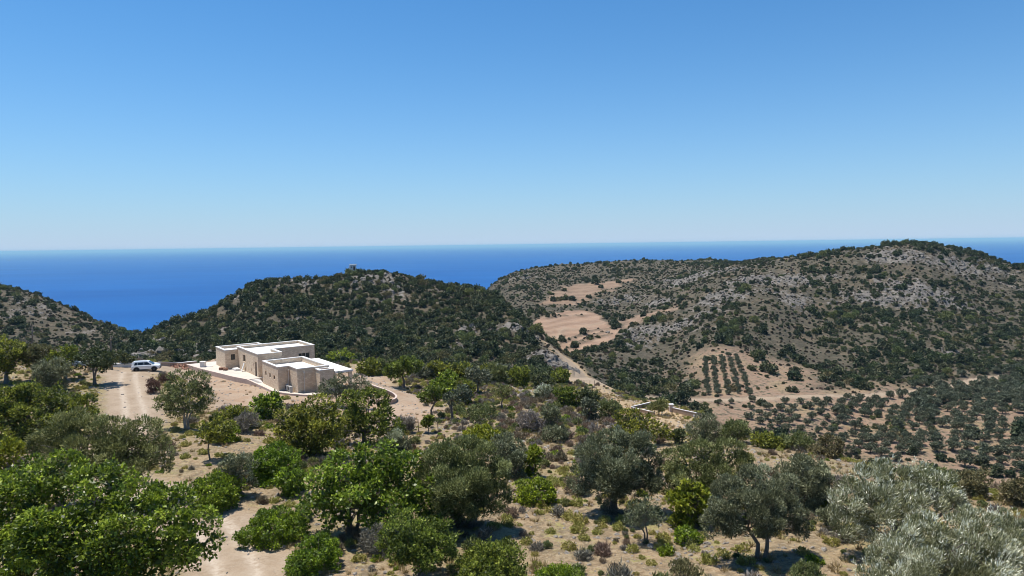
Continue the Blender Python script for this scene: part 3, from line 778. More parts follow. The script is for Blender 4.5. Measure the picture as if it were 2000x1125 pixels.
def auto_lobes(w, h, z0, rng, n=7, flat=1.0, depth=0.9, shrub=False):
    """Lobes that fill a crown w wide and h tall standing on z0 (local coordinates)."""
    lob = []
    if shrub:                 # a mound that starts at the ground
        lob.append((0, 0, z0 + 0.38 * h, w * 0.34, w * 0.34 * depth, h * 0.52))
        for k in range(n):
            a = 2 * math.pi * (k + rng.random() * 0.8) / n
            r = rng.uniform(0.15, 0.24); R = rng.uniform(0.18, 0.5 - r * 0.85)
            rz = min(w * r * 1.05, h * rng.uniform(0.30, 0.42)) * flat
            top = h * (1.0 - 1.5 * (R / 0.5) ** 2 * 0.45) * rng.uniform(0.72, 1.0)
            lob.append((math.cos(a) * w * R, math.sin(a) * w * R * depth, z0 + max(rz * 0.45, top - rz), w * r, w * r * depth, rz))
            if R > 0.25: lob.append((math.cos(a) * w * R * 1.05, math.sin(a) * w * R * depth * 1.05, z0 + rz * 0.35, w * r * 0.9, w * r * depth * 0.9, rz * 0.8))
        return lob
    cz = z0 + h * 0.5
    lob.append((0, 0, cz - 0.04 * h, w * 0.32, w * 0.32 * depth, h * 0.36))
    for k in range(n):
        a = 2 * math.pi * (k + rng.random() * 0.7) / n
        e = rng.uniform(-0.45, 0.85)
        r = rng.uniform(0.16, 0.27)
        R = 0.5 - r * 0.92
        x = math.cos(a) * w * R * math.cos(e * 1.1); y = math.sin(a) * w * R * depth * math.cos(e * 1.1)
        z = cz + math.sin(e) * h * (0.5 - r * 0.8)
        lob.append((x, y, z, w * r, w * r * depth, min(w * r, h * 0.34) * rng.uniform(0.85, 1.1) * flat))
    return lob

def limb_tree(lobes, base_r, rng, split=0.35, stems=1, top=0.75, lean=0.15, spread=0.0):
    """Tapered trunk(s) from the origin with limbs that reach into the lobes."""
    mb = MB()
    lobes = [np.array(q) for q in lobes]
    zmin = min(q[2] - q[5] for q in lobes); cz = np.mean([q[2] for q in lobes])
    for s in range(stems):
        a = rng.uniform(0, 6.28)
        b0 = Vector((math.cos(a), math.sin(a), 0)) * spread * base_r * 2
        fork = Vector((rng.normal() * lean, rng.normal() * lean, 1)) * max(0.35, zmin + (cz - zmin) * split) + b0 * 1.5
        k1 = b0 * 1.15 + Vector((rng.normal() * lean * 0.4, rng.normal() * lean * 0.4, fork.z * 0.45))
        mb.tube([b0 + Vector((0, 0, -0.25)), b0 + Vector((0, 0, 0.06)), k1, fork], [base_r * 1.5, base_r * 1.12, base_r * 0.86, base_r * 0.74], 9)
        mine = lobes[s::stems] if stems > 1 else lobes
        for q in mine:
            e = Vector(q[:3]) + Vector(rng.normal(size=3) * 0.12 * q[3])
            e.z = min(e.z, q[2] + 0.2 * q[5])
            m1 = fork.lerp(e, 0.45) + Vector(rng.normal(size=3) * 0.08 * (e - fork).length)
            r = base_r * rng.uniform(0.34, 0.5)
            mb.tube([fork - Vector((0, 0, 0.06)), m1, e], [r, r * 0.66, r * 0.2], 6)
            for _ in range(2):
                e2 = e + Vector(rng.normal(size=3)) * 0.5 * float(q[3])
                mb.tube([m1, (m1 + e2) / 2 + Vector(rng.normal(size=3)) * 0.05, e2], [r * 0.5, r * 0.3, r * 0.1], 5)
    return mb

LEAF_PX = 0.0037     # leaf length per metre of distance

def plant(name, style, u0, u1, v0, v1, label, cat='tree', trunk=0.12, stems=1, base_r=None, seed=1, n=7, cover=1.0, gaps=0.25, group=None,
          depth=0.9, lobes=None, bark=None, flat=1.0, ubase=None, bare=False, leafk=1.0):
    """One tree or shrub: crown between columns u0..u1, top at row v0, foot on the ground at row v1 of the photograph's layout."""
    rng = np.random.default_rng(seed)
    ub = (u0 + u1) / 2 if ubase is None else ubase
    g = ground(ub, min(v1, 1400))
    Y = g.y; k = Y / F
    wd = (u1 - u0) * k
    top = float(at_depth((u0 + u1) / 2, v0, Y)[2]) - g.z
    top = max(top, 0.4)
    cx = ((u0 + u1) / 2 - ub) * k
    low = cat == 'shrub' or trunk < 0.09
    z0 = 0.0 if low else top * trunk
    if lobes is None:
        lb = [(x + cx, y, z, a, b, c) for (x, y, z, a, b, c) in auto_lobes(wd, top - z0, z0, rng, n, flat, depth, low)]
    else:           # (u, v, radius px, depth offset m[, squash])
        lb = []
        for q in lobes:
            p = at_depth(q[0], q[1], Y + q[3])
            r = q[2] * (Y + q[3]) / F
            sq = q[4] if len(q) > 4 else 0.85
            lb.append((p[0] - g.x, p[1] - g.y, p[2] - g.z, r, r, r * sq))
    kx0 = 0.86
    lb = [(x, y, z, a * kx0, b * kx0, c * kx0) for (x, y, z, a, b, c) in lb]
    root = empty(name, g)
    leaf = (LEAF_PX * min(Y, 50) + 0.0020 * max(0, Y - 50)) * leafk
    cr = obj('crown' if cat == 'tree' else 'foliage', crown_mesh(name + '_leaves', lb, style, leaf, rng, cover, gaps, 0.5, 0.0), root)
    br = base_r or max(0.035, 0.030 * top + 0.012 * wd)
    mb = limb_tree(lb, br, rng, 0.35 if cat == 'tree' else 0.1, stems, lean=0.18, spread=1.0 if stems > 1 else 0)
    mb.build('trunk' if cat == 'tree' else 'stem', bark or BARK, root, True)
    tag(root, label, cat, group)
    return root

def points_object(name, co, scl, rot, idx, protos, label, cat=None, zscl=None, tilt=None):
    """One scattered mass: prototype meshes set out on points by geometry nodes."""
    me = bpy.data.meshes.new(name)
    me.vertices.add(len(co)); me.vertices.foreach_set('co', np.asarray(co, np.float32).ravel())
    for nm, arr in (('scl', scl), ('rot', rot), ('zscl', zscl if zscl is not None else scl)):
        a = me.attributes.new(nm, 'FLOAT', 'POINT'); a.data.foreach_set('value', np.asarray(arr, np.float32))
    a = me.attributes.new('idx', 'INT', 'POINT'); a.data.foreach_set('value', np.asarray(idx, np.int32))
    o = obj(name, me)
    ng = bpy.data.node_groups.new(name + '_scatter', 'GeometryNodeTree')
    ng.interface.new_socket('Geometry', in_out='INPUT', socket_type='NodeSocketGeometry')
    ng.interface.new_socket('Geometry', in_out='OUTPUT', socket_type='NodeSocketGeometry')
    n, l = ng.nodes, ng.links
    gi = n.new('NodeGroupInput'); go = n.new('NodeGroupOutput')
    ip = n.new('GeometryNodeInstanceOnPoints'); jn = n.new('GeometryNodeJoinGeometry')
    for p in reversed(protos):
        oi = n.new('GeometryNodeObjectInfo'); oi.inputs['Object'].default_value = p; oi.inputs['As Instance'].default_value = True
        l.new(oi.outputs['Geometry'], jn.inputs[0])
    def na(nm, ty):
        x = n.new('GeometryNodeInputNamedAttribute'); x.data_type = ty; x.inputs[0].default_value = nm
        return x.outputs[0]
    l.new(gi.outputs[0], ip.inputs['Points']); l.new(jn.outputs[0], ip.inputs['Instance'])
    ip.inputs['Pick Instance'].default_value = True
    l.new(na('idx', 'INT'), ip.inputs['Instance Index'])
    cx = n.new('ShaderNodeCombineXYZ'); l.new(na('rot', 'FLOAT'), cx.inputs[2]); l.new(cx.outputs[0], ip.inputs['Rotation'])
    cs = n.new('ShaderNodeCombineXYZ'); s = na('scl', 'FLOAT'); l.new(s, cs.inputs[0]); l.new(s, cs.inputs[1]); l.new(na('zscl', 'FLOAT'), cs.inputs[2])
    l.new(cs.outputs[0], ip.inputs['Scale'])
    l.new(ip.outputs[0], go.inputs[0])
    md = o.modifiers.new('scatter', 'NODES'); md.node_group = ng
    tag(o, label, cat, None, 'stuff')
    return o

def proto(name, me):
    return bpy.data.objects.new(name, me)      # never linked: only its mesh is used

def bush_proto(name, style, rng, leaf, n=5, h=0.8, cover=0.9):
    lb = auto_lobes(1.0, h, -0.04, rng, n, 1.0, 0.95, True)
    me = crown_mesh(name, lb, style, leaf, rng, cover, 0.15, 0.35, 0.0, 0.0)
    return me

def copy_tree(o, parent=None):
    c = o.copy(); COL.objects.link(c)
    if parent is not None:
        c.parent = parent
    for ch in o.children: copy_tree(ch, c)
    return c

# ------------------------------------------------------------------ the trees and shrubs of the near slope, one by one
NEAR = [
 # name, style, u0, u1, v0, v1, category, options, label
 ('carob_tree', 'carob', -60, 445, 888, 1185, 'tree', dict(ubase=170, stems=3, base_r=0.15, seed=11, cover=.95, gaps=.32, lobes=[
   (60, 955, 72, 1.5), (128, 932, 58, 2), (200, 955, 68, 1), (270, 985, 60, .5), (338, 990, 52, .5), (388, 1030, 48, 0), (330, 1062, 66, -1), (232, 1062, 74, -1.2),
   (120, 1052, 86, -1), (30, 1062, 78, 0), (412, 1066, 32, .2), (182, 1118, 66, -1.5), (300, 1112, 56, -1.2), (-32, 1000, 80, .5), (60, 1130, 60, -1), (372, 1092, 34, -.4)]),
   'large spreading glossy green carob tree in the bottom corner beside the track'),
 ('wild_olive', 'oliveg', 60, 335, 803, 985, 'tree', dict(seed=12, stems=2, cover=.9, lobes=[
   (110, 850, 48, 0), (160, 838, 42, .8), (215, 850, 46, .3), (270, 850, 42, .5), (300, 880, 40, 0), (250, 890, 55, -.8), (180, 895, 62, -.8), (110, 905, 52, -.3), (240, 925, 46, -1), (320, 905, 22, .2)]),
   'grey-green wild olive thicket rising behind the bottom corner carob'),
 ('evergreen_thicket', 'green', -30, 178, 742, 860, 'tree', dict(seed=13, stems=3, lobes=[
   (10, 790, 46, .5), (60, 775, 36, 1), (110, 790, 42, .5), (150, 800, 34, .3), (85, 820, 44, -1), (30, 830, 48, -1), (140, 830, 30, -1), (-25, 800, 50, 0)]),
   'broad mid-green evergreen thicket left of the dirt road'),
 ('yellow_green_shrub', 'ygreen', -25, 62, 838, 935, 'shrub', dict(seed=14, n=5),
   'yellow-green leafy shrub at the picture edge above the big carob'),
 ('wild_olive', 'olive', 65, 142, 690, 765, 'tree', dict(seed=15, trunk=.08, n=6, cover=1.1),
   'round dense grey-green wild olive standing before the left treeline'),
 ('scrub_oak', 'dark', 150, 236, 672, 752, 'tree', dict(seed=16, ubase=187, trunk=.28, stems=2, base_r=.13, gaps=.35),
   'dark scrub oak with crooked trunks on the left edge of the dirt road'),
 ('scrub_oak', 'green', -35, 60, 655, 748, 'tree', dict(seed=17, trunk=.1), 'olive-green oak farthest left in the row behind the round wild olive'),
 ('scrub_oak', 'bush', 40, 110, 662, 742, 'tree', dict(seed=18, trunk=.1), 'brownish green oak just behind the round wild olive'),
 ('scrub_oak', 'green', 95, 160, 672, 742, 'tree', dict(seed=19, trunk=.1), 'mid-green oak between the round wild olive and the roadside oak'),
 ('wild_pear_tree', 'oliveg', 296, 418, 715, 838, 'tree', dict(seed=20, ubase=364, trunk=.22, stems=3, base_r=.10, gaps=.45, cover=.8, bark=BARK_PALE, lobes=[
   (345, 745, 24, .4), (380, 745, 26, .3), (330, 770, 26, 0), (365, 765, 30, -.3), (398, 775, 22, .2), (318, 790, 20, 0), (350, 795, 24, -.4), (385, 798, 22, -.3), (330, 805, 14, 0)]),
   'airy olive-green tree with pale forked stems right of the dirt road'),
 ('leaning_sapling', 'green', 385, 468, 822, 898, 'tree', dict(seed=21, ubase=410, trunk=.42, n=6, base_r=.06, flat=.8, gaps=.4), 'small tree with a thin leaning trunk above the low mastic mats'),
 ('mastic_shrub', 'mastic', 362, 478, 908, 988, 'shrub', dict(seed=22, n=8, flat=.9), 'bright green mastic mat between the carob and the grey wild olive bush'),
 ('wild_olive', 'olive', 428, 512, 868, 968, 'shrub', dict(seed=23, n=6, gaps=.35, cover=.8), 'slender grey-green wild olive bush growing out of the bright mastic mat'),
 ('mastic_shrub', 'mastic', 398, 470, 815, 862, 'shrub', dict(seed=24, n=6), 'bright green low shrub left of the grey cushion scrub below the bare ground'),
 ('evergreen_shrub', 'green', 412, 502, 786, 836, 'shrub', dict(seed=25, n=7), 'flat mid-green shrub along the lower edge of the bare ground'),
 ('evergreen_shrub', 'carob', 490, 562, 760, 818, 'shrub', dict(seed=26, n=6), 'pointed green shrub directly in front of the house corner'),
 ('evergreen_tree', 'green', 535, 674, 775, 890, 'tree', dict(seed=27, trunk=.05, n=10, cover=1.0, lobes=[
   (575, 815, 36, .3), (620, 805, 38, .5), (648, 830, 30, 0), (600, 850, 46, -.6), (560, 855, 34, -.2), (645, 865, 32, -.4), (600, 880, 36, -.8)]),
   'big dark green evergreen tree below the middle of the house'),
 ('evergreen_tree', 'green', 645, 784, 758, 868, 'tree', dict(seed=28, trunk=.05, lobes=[
   (690, 790, 32, .4), (725, 785, 32, .5), (755, 810, 28, 0), (680, 825, 36, -.4), (730, 832, 38, -.6), (768, 838, 22, -.2), (660, 840, 24, 0)]),
   'broad dark green evergreen below the curved retaining wall'),
 ('almond_tree', 'olive', 612, 722, 728, 792, 'tree', dict(seed=29, ubase=658, trunk=.30, base_r=.16, gaps=.5, cover=.75, lobes=[
   (638, 755, 18, 0), (660, 745, 18, .3), (680, 752, 17, 0), (650, 766, 18, -.3), (628, 768, 13, 0), (700, 745, 15, .5), (690, 765, 15, -.2), (712, 755, 11, .2), (670, 768, 14, -.3)]),
   'airy grey-leaved tree with a dark trunk before the low house block'),
 ('grey_scrub', 'grey', 455, 512, 800, 845, 'shrub', dict(seed=30, n=5), 'leafless grey scrub between the flat green shrub and the evergreen tree'),
 ('mastic_shrub', 'mastic', 482, 596, 848, 932, 'shrub', dict(seed=31, n=8), 'tall bright green mastic at the foot of the big dark evergreen'),
 ('mastic_shrub', 'mastic', 528, 604, 898, 965, 'shrub', dict(seed=32, n=6), 'yellowish green mastic tucked against the central glossy tree'),
 ('carob_tree', 'carob', 578, 892, 858, 1042, 'tree', dict(seed=33, ubase=690, stems=4, base_r=.11, trunk=.3, cover=1.05, gaps=.28, lobes=[
   (640, 945, 52, 0), (690, 908, 48, .8), (742, 908, 50, .8), (785, 945, 55, .3), (615, 985, 38, 0), (700, 975, 58, -.8), (762, 998, 50, -.8), (830, 965, 46, .3), (852, 1000, 38, -.3), (655, 1008, 32, -.5), (800, 905, 32, 1.2), (735, 1015, 34, -1)]),
   'glossy green many-stemmed carob tree in the middle of the near slope'),
 ('olive_tree', 'oliveg', 798, 1004, 850, 1030, 'tree', dict(seed=34, ubase=910, trunk=.1, stems=3, cover=1.05, lobes=[
   (868, 900, 46, .5), (918, 893, 50, .5), (960, 930, 42, 0), (900, 948, 66, -.5), (848, 938, 46, .3), (952, 980, 46, -.3), (885, 990, 52, -.6), (978, 968, 26, 0)]),
   'large rounded grey-green olive right of the central glossy carob'),
 ('wild_olive', 'olive', 737, 802, 833, 886, 'shrub', dict(seed=35, n=6, cover=1.1), 'compact blue-grey wild olive bush behind the central carob'),
 ('mastic_shrub', 'mastic', 470, 606, 982, 1052, 'shrub', dict(seed=36, n=9, flat=.8), 'dark prostrate mastic mat sloping beside the dirt track'),
 ('mastic_shrub', 'mastic', 556, 678, 1034, 1108, 'shrub', dict(seed=37, n=9, flat=.8), 'prostrate green mastic mat nearest to the track below the central carob'),
 ('evergreen_shrub', 'green', 736, 905, 995, 1135, 'tree', dict(seed=38, trunk=.12, n=9, stems=3, gaps=.35, base_r=.05), 'rounded olive-green oak bush at the bottom edge below the central carob'),
 ('mastic_shrub', 'green', 876, 1056, 1042, 1145, 'shrub', dict(seed=39, n=9, flat=.9), 'dark green mastic spread at the bottom edge right of the oak bush'),
 ('mastic_shrub', 'mastic', 1020, 1150, 1098, 1160, 'shrub', dict(seed=40, n=7, flat=.8), 'low green mat cut by the bottom edge below the open slope'),
 ('grey_scrub', 'grey', 700, 770, 1020, 1082, 'shrub', dict(seed=41, n=5, cover=.7), 'leafless grey scrub between the central carob and the oak bush'),
 ('wild_olive', 'olive', 944, 1034, 834, 918, 'tree', dict(seed=42, trunk=.08, n=7), 'dark grey-green olive bush behind the large rounded olive'),
 ('wild_olive', 'olive', 984, 1034, 874, 934, 'shrub', dict(seed=43, n=5), 'small round grey-green bush right of the large rounded olive'),
 ('mastic_shrub', 'mastic', 996, 1094, 922, 976, 'shrub', dict(seed=44, n=7, flat=.85), 'dark green low shrub between the two big middle olive trees'),
 ('yellow_green_shrub', 'ygreen', 902, 990, 826, 872, 'shrub', dict(seed=45, n=6), 'yellow-green leafy shrub behind the large rounded olive'),
 ('olive_tree', 'olive', 1105, 1295, 832, 1002, 'tree', dict(seed=46, ubase=1200, base_r=.24, trunk=.28, cover=1.15, lobes=[
   (1160, 888, 42, 0), (1200, 868, 40, .5), (1242, 880, 42, .3), (1265, 910, 33, .3), (1200, 918, 56, -.5), (1150, 932, 38, 0), (1250, 942, 40, -.2), (1192, 952, 38, -.4), (1130, 940, 24, 0), (1276, 944, 20, 0)]),
   'dense olive tree with a thick dark trunk and its shadow on the open slope'),
 ('olive_tree', 'oliveg', 1286, 1474, 856, 1005, 'tree', dict(seed=47, trunk=.06, stems=2, cover=1.1, lobes=[
   (1330, 905, 38, 0), (1375, 892, 40, .5), (1420, 895, 40, .4), (1450, 915, 30, .2), (1350, 940, 46, -.4), (1410, 938, 48, -.4), (1320, 955, 34, 0), (1380, 970, 40, -.5)]),
   'wide flat-topped green olive behind the fig bush'),
 ('fig_tree', 'ygreen', 1296, 1394, 922, 1028, 'tree', dict(seed=48, trunk=.05, n=6, leafk=1.3, gaps=.4), 'broad-leaved yellow-green fig bush between the two olive trees'),
 ('olive_tree', 'olive', 1355, 1584, 912, 1092, 'tree', dict(seed=49, ubase=1487, base_r=.11, stems=2, trunk=.28, cover=1.1, lobes=[
   (1430, 960, 38, 0), (1480, 945, 42, .4), (1530, 956, 38, .4), (1420, 1000, 45, -.2), (1480, 998, 56, -.5), (1540, 1000, 42, 0), (1556, 1032, 28, 0), (1398, 1025, 33, -.3), (1512, 1022, 30, -.1), (1436, 1034, 30, -.3)]),
   'olive tree with two dark trunks on the stony ground right of centre'),
 ('young_olive', 'olive', 1216, 1304, 972, 1062, 'tree', dict(seed=50, ubase=1262, trunk=.25, base_r=.05, stems=2, n=6, gaps=.5, cover=.65), 'young sparse olive with thin stems beside the dense olive tree'),
 ('olive_tree', 'olive', 1496, 1640, 876, 990, 'tree', dict(seed=51, trunk=.06, n=9, cover=1.1), 'dark rounded olive bush below the pale stony bank'),
 ('silver_olive', 'silver', 1610, 1890, 902, 1078, 'tree', dict(seed=52, trunk=.05, stems=3, cover=1.1, lobes=[
   (1690, 948, 42, .5), (1740, 932, 42, .8), (1790, 937, 40, .8), (1838, 957, 38, .5), (1660, 985, 42, 0), (1722, 990, 58, -.5), (1790, 990, 52, -.3), (1850, 985, 33, .3), (1650, 1030, 38, -.3), (1710, 1042, 42, -.5), (1872, 978, 18, .3)]),
   'silvery olive with windblown pale leaves behind the corner olive'),
 ('silver_olive', 'silver', 1640, 2120, 972, 1230, 'tree', dict(seed=53, ubase=1870, stems=3, cover=1.05, lobes=[
   (1764, 1055, 42, .5), (1824, 1045, 52, .5), (1894, 1038, 52, .6), (1964, 1042, 52, .6), (2029, 1060, 62, .5), (1744, 1102, 52, 0), (1824, 1102, 72, -.5), (1914, 1104, 82, -.6), (2006, 1110, 82, -.5), (1704, 1132, 42, 0), (1764, 1150, 62, -.8), (2086, 1080, 76, 0)]),
   'very pale silver olive filling the bottom right corner'),
 ('wild_olive', 'olive', 1342, 1420, 802, 862, 'tree', dict(seed=54, trunk=.06, n=7), 'pale grey-green olive bush right of the white-walled enclosure'),
 ('evergreen_shrub', 'oliveg', 1400, 1476, 812, 866, 'shrub', dict(seed=55, n=7), 'dark green bush on the crest beside the pale grey olive bush'),
 ('evergreen_shrub', 'green', 1462, 1530, 842, 874, 'shrub', dict(seed=56, n=6), 'low green shrub on the crest where the bare bank begins'),
 ('evergreen_shrub', 'oliveg', 1520, 1590, 840, 878, 'shrub', dict(seed=57, n=6), 'olive-green shrub on the crest above the middle of the bare bank'),
 ('evergreen_shrub', 'bush', 1582, 1652, 848, 892, 'shrub', dict(seed=58, n=6), 'brownish shrub on the crest above the pale stones'),
 ('thorn_bush', 'bush', 1860, 1942, 912, 968, 'shrub', dict(seed=59, n=7), 'brown-green thorn bush behind the silvery olives'),
 ('thorn_bush', 'bush', 1950, 2040, 928, 988, 'shrub', dict(seed=60, n=7), 'brown-green thorn bush at the right picture edge'),
 ('thorn_bush', 'oliveg', 1790, 1862, 905, 950, 'shrub', dict(seed=61, n=6), 'olive-green bush peeping over the silvery olive'),
 # ---- middle of the slope
 ('carob_tree', 'green', 746, 830, 692, 758, 'tree', dict(seed=70, trunk=.15, n=8, base_r=.2, cover=1.1), 'broad dark green carob with a deep shadow behind the house'),
 ('evergreen_shrub', 'green', 826, 888, 698, 740, 'shrub', dict(seed=71, n=7), 'dark green bush on the crest right of the shadowing carob'),
 ('evergreen_tree', 'carob', 836, 904, 722, 775, 'tree', dict(seed=72, trunk=.05, n=7), 'glossy green tree in front of the crest bushes'),
 ('evergreen_tree', 'green', 878, 938, 735, 790, 'tree', dict(seed=73, trunk=.05, n=7), 'deep green tree right of the glossy one and below the silver olive'),
 ('silver_olive', 'grove', 904, 962, 714, 768, 'tree', dict(seed=74, trunk=.1, n=7), 'rounded silver-grey olive near the crest in the middle'),
 ('oak_tree', 'green', 816, 870, 752, 818, 'tree', dict(seed=75, ubase=844, trunk=.38, n=6, base_r=.13, flat=.8), 'small oak with a straight dark trunk right of the retaining wall'),
 ('olive_tree', 'grove', 864, 930, 754, 820, 'tree', dict(seed=76, ubase=888, trunk=.38, stems=2, base_r=.13, n=6, flat=.85), 'grey olive on two curved trunks next to the straight-trunked oak'),
 ('oak_tree', 'oliveg', 960, 1002, 750, 798, 'tree', dict(seed=77, trunk=.34, n=6, base_r=.10, flat=.85), 'small round-headed tree standing alone on the reddish ground'),
 ('almond_tree', 'oliveg', 906, 974, 792, 838, 'tree', dict(seed=78, trunk=.2, n=7, gaps=.45, cover=.8, stems=2, base_r=.06), 'feathery light green tree below the lone round-headed tree'),
 ('evergreen_shrub', 'oliveg', 945, 995, 704, 752, 'shrub', dict(seed=79, n=7), 'light green bush on the crest above the lone round-headed tree'),
 ('evergreen_shrub', 'green', 990, 1042, 708, 756, 'shrub', dict(seed=80, n=7), 'yellowish green bush on the crest left of the dark crest tree'),
 ('evergreen_tree', 'dark', 1032, 1084, 716, 768, 'tree', dict(seed=81, trunk=.06, n=7), 'dark tree on the crest left of the farm track'),
 ('silver_olive', 'silver', 1044, 1078, 748, 780, 'shrub', dict(seed=82, n=5), 'small silvery bush below the dark crest tree'),
 ('evergreen_shrub', 'green', 1082, 1130, 746, 796, 'shrub', dict(seed=83, n=7), 'green bush left of the farm track bend'),
 ('evergreen_shrub', 'dark', 1122, 1172, 750, 795, 'shrub', dict(seed=84, n=7), 'dark green bush right at the farm track bend'),
 ('wild_olive', 'grove', 1128, 1172, 772, 820, 'tree', dict(seed=85, trunk=.08, n=6), 'upright grey-green olive below the farm track bend'),
 ('evergreen_shrub', 'oliveg', 1164, 1218, 776, 818, 'shrub', dict(seed=86, n=6), 'olive-green bush at the foot of the dry yellow bank'),
 ('wild_olive', 'olive', 1052, 1098, 784, 834, 'tree', dict(seed=87, trunk=.06, n=6), 'grey-green bush in the middle of the brushy slope'),
 ('grey_scrub', 'grey', 1006, 1062, 798, 842, 'shrub', dict(seed=88, n=6), 'grey-brown leafless scrub left of the grey-green bush'),
 ('grey_scrub', 'grey', 772, 812, 804, 846, 'shrub', dict(seed=89, n=5), 'round grey-brown scrub beside the fence posts'),
 ('young_oak', 'green', 824, 848, 806, 846, 'tree', dict(seed=90, trunk=.2, n=4, base_r=.05), 'knee-high young oak among the fence posts'),
 ('evergreen_tree', 'green', 1192, 1314, 798, 868, 'tree', dict(seed=91, trunk=.04, n=10, lobes=[
   (1215, 815, 17, 0), (1240, 812, 16, .5), (1265, 825, 18, 0), (1290, 842, 17, 0), (1235, 838, 20, -.6), (1270, 850, 18, -.5), (1305, 852, 12, 0), (1210, 838, 14, -.3)]),
   'long dark green thicket running down beside the dry yellow ground'),
 ('olive_tree', 'oliveg', 1268, 1306, 780, 812, 'tree', dict(seed=92, trunk=.12, n=6, base_r=.1), 'olive tree standing inside the white-walled enclosure'),
 ('evergreen_shrub', 'dark', 1305, 1345, 834, 866, 'shrub', dict(seed=93, n=5), 'small dark bush below the dry yellow ground'),
 ('evergreen_shrub', 'carob', 634, 696, 680, 712, 'shrub', dict(seed=94, n=6), 'bright green bush behind the flat canopy roof of the house'),
 ('evergreen_shrub', 'green', 708, 752, 694, 728, 'shrub', dict(seed=95, n=6), 'mid-green bush between the house and the shadowing carob'),
 ('wild_olive', 'olive', 1050, 1120, 830, 862, 'shrub', dict(seed=96, n=6, cover=.8), 'thin grey-green bush among the cushion scrub in the middle'),
 ('mastic_shrub', 'mastic', 1310, 1372, 1022, 1058, 'shrub', dict(seed=97, n=6, flat=.8), 'bright green mat at the foot of the fig bush'),
 ('grey_scrub', 'bush', 1290, 1380, 1086, 1140, 'shrub', dict(seed=98, n=6, cover=.6), 'sparse brownish bush at the bottom edge right of centre'),
 ('wild_olive', 'oliveg', 1536, 1612, 1092, 1150, 'shrub', dict(seed=99, n=6, cover=.8), 'grey-green tuft at the bottom edge left of the corner olive'),
 ('yellow_green_shrub', 'ygreen', 1020, 1060, 866, 930, 'shrub', dict(seed=100, n=5, gaps=.4), 'thin yellow-green sprays beside the small round grey bush'),
 ('wild_olive', 'olive', 1590, 1650, 985, 1030, 'shrub', dict(seed=101, n=5, cover=.7), 'thin grey shrub left of the silvery olive'),
 ('grey_scrub', 'brown', 1100, 1150, 925, 965, 'shrub', dict(seed=102, n=5, cover=.7), 'brown twiggy scrub left of the thick-trunked olive'),
 ('scrub_oak', 'dark', 232, 262, 690, 716, 'tree', dict(seed=103, trunk=.1, n=5), 'small dark oak at the edge of the drop left of the car'),
 ('evergreen_shrub', 'green', 868, 930, 700, 740, 'shrub', dict(seed=105, n=6), 'rounded bush on the crest behind the rounded silver-grey olive'),
]
# the closed row of bushes along the crest
ORD = ['first', 'second', 'third', 'fourth', 'fifth', 'sixth', 'seventh', 'eighth', 'ninth', 'tenth', 'eleventh', 'twelfth', 'thirteenth', 'fourteenth']
_r = np.random.default_rng(5)
for _k in range(14):
    _u = 716 + _k * 29 + _r.uniform(-6, 6); _w = _r.uniform(36, 56); _v = 712 + 16 * sstep(716, 1100, _u) + _r.uniform(-4, 4)
    NEAR.append(('evergreen_shrub', ['green', 'oliveg', 'dark', 'green', 'grove'][_k % 5], _u - _w / 2, _u + _w / 2, _v - 14, _v + 20, 'shrub', dict(seed=150 + _k, n=6, group='crest row bushes'),
                 '%s bush from the left in the closed row along the crest' % ORD[_k]))
KEEP_CLEAR = []
for (nm, st, u0, u1, v0, v1, cat, opt, lab) in NEAR:
    if nm == 'mastic_shrub':      # low sprawling mats
        v0 += 0.16 * (v1 - v0); opt = {**opt, 'depth': 1.2, 'flat': 0.75, 'n': opt.get('n', 7) + 4}
    r = plant(nm, st, u0, u1, v0, v1, lab, cat, **opt)
    KEEP_CLEAR.append((r.location.x, r.location.y, (u1 - u0) / F * r.location.y * 0.42))

# ------------------------------------------------------------------ masses of plants and stones
RNG = np.random.default_rng(77)

def grid_lookup(A, x, y):
    fu = np.clip((1000.0 + F * x / y - U0) / DU, 0, NU - 1).round().astype(int)
    fl = np.clip((np.log(y) - LG[0]) / DL, 0, NY - 1).round().astype(int)
    return A[fu, fl]

def scatter_candidates(n, u0, u1, y0, y1, rng):
    y = np.sqrt(rng.random(n) * (y1 * y1 - y0 * y0) + y0 * y0)
    u = rng.uniform(u0, u1, n)
    return (u - 1000) / F * y, y

def visible(x, y, margin):
    """Points whose ground is not more than margin metres below a sight line over the terrain in front."""
    z = height(x, y)
    ok = np.ones(len(x), bool)
    for t in np.linspace(0.12, 0.985, 70):
        ok &= height(x * t, np.maximum(y * t, 8)) - z * t < margin * t + 0.4
    return ok

def thin(x, y, r, order=None):
    """Keep points so that no two are closer than the mean of their radii."""
    cell = float(r.max()) * 1.0
    occ = {}
    keep = []
    xi = np.floor(x / cell).astype(int); yi = np.floor(y / cell).astype(int)
    for k in (range(len(x)) if order is None else order):
        good = True
        for dx in (-1, 0, 1):
            for dy in (-1, 0, 1):
                for j in occ.get((xi[k] + dx, yi[k] + dy), ()):
                    if (x[k] - x[j]) ** 2 + (y[k] - y[j]) ** 2 < (0.5 * (r[k] + r[j])) ** 2:
                        good = False; break
                if not good: break
            if not good: break
        if good:
            occ.setdefault((xi[k], yi[k]), []).append(k); keep.append(k)
    return np.array(keep, int)

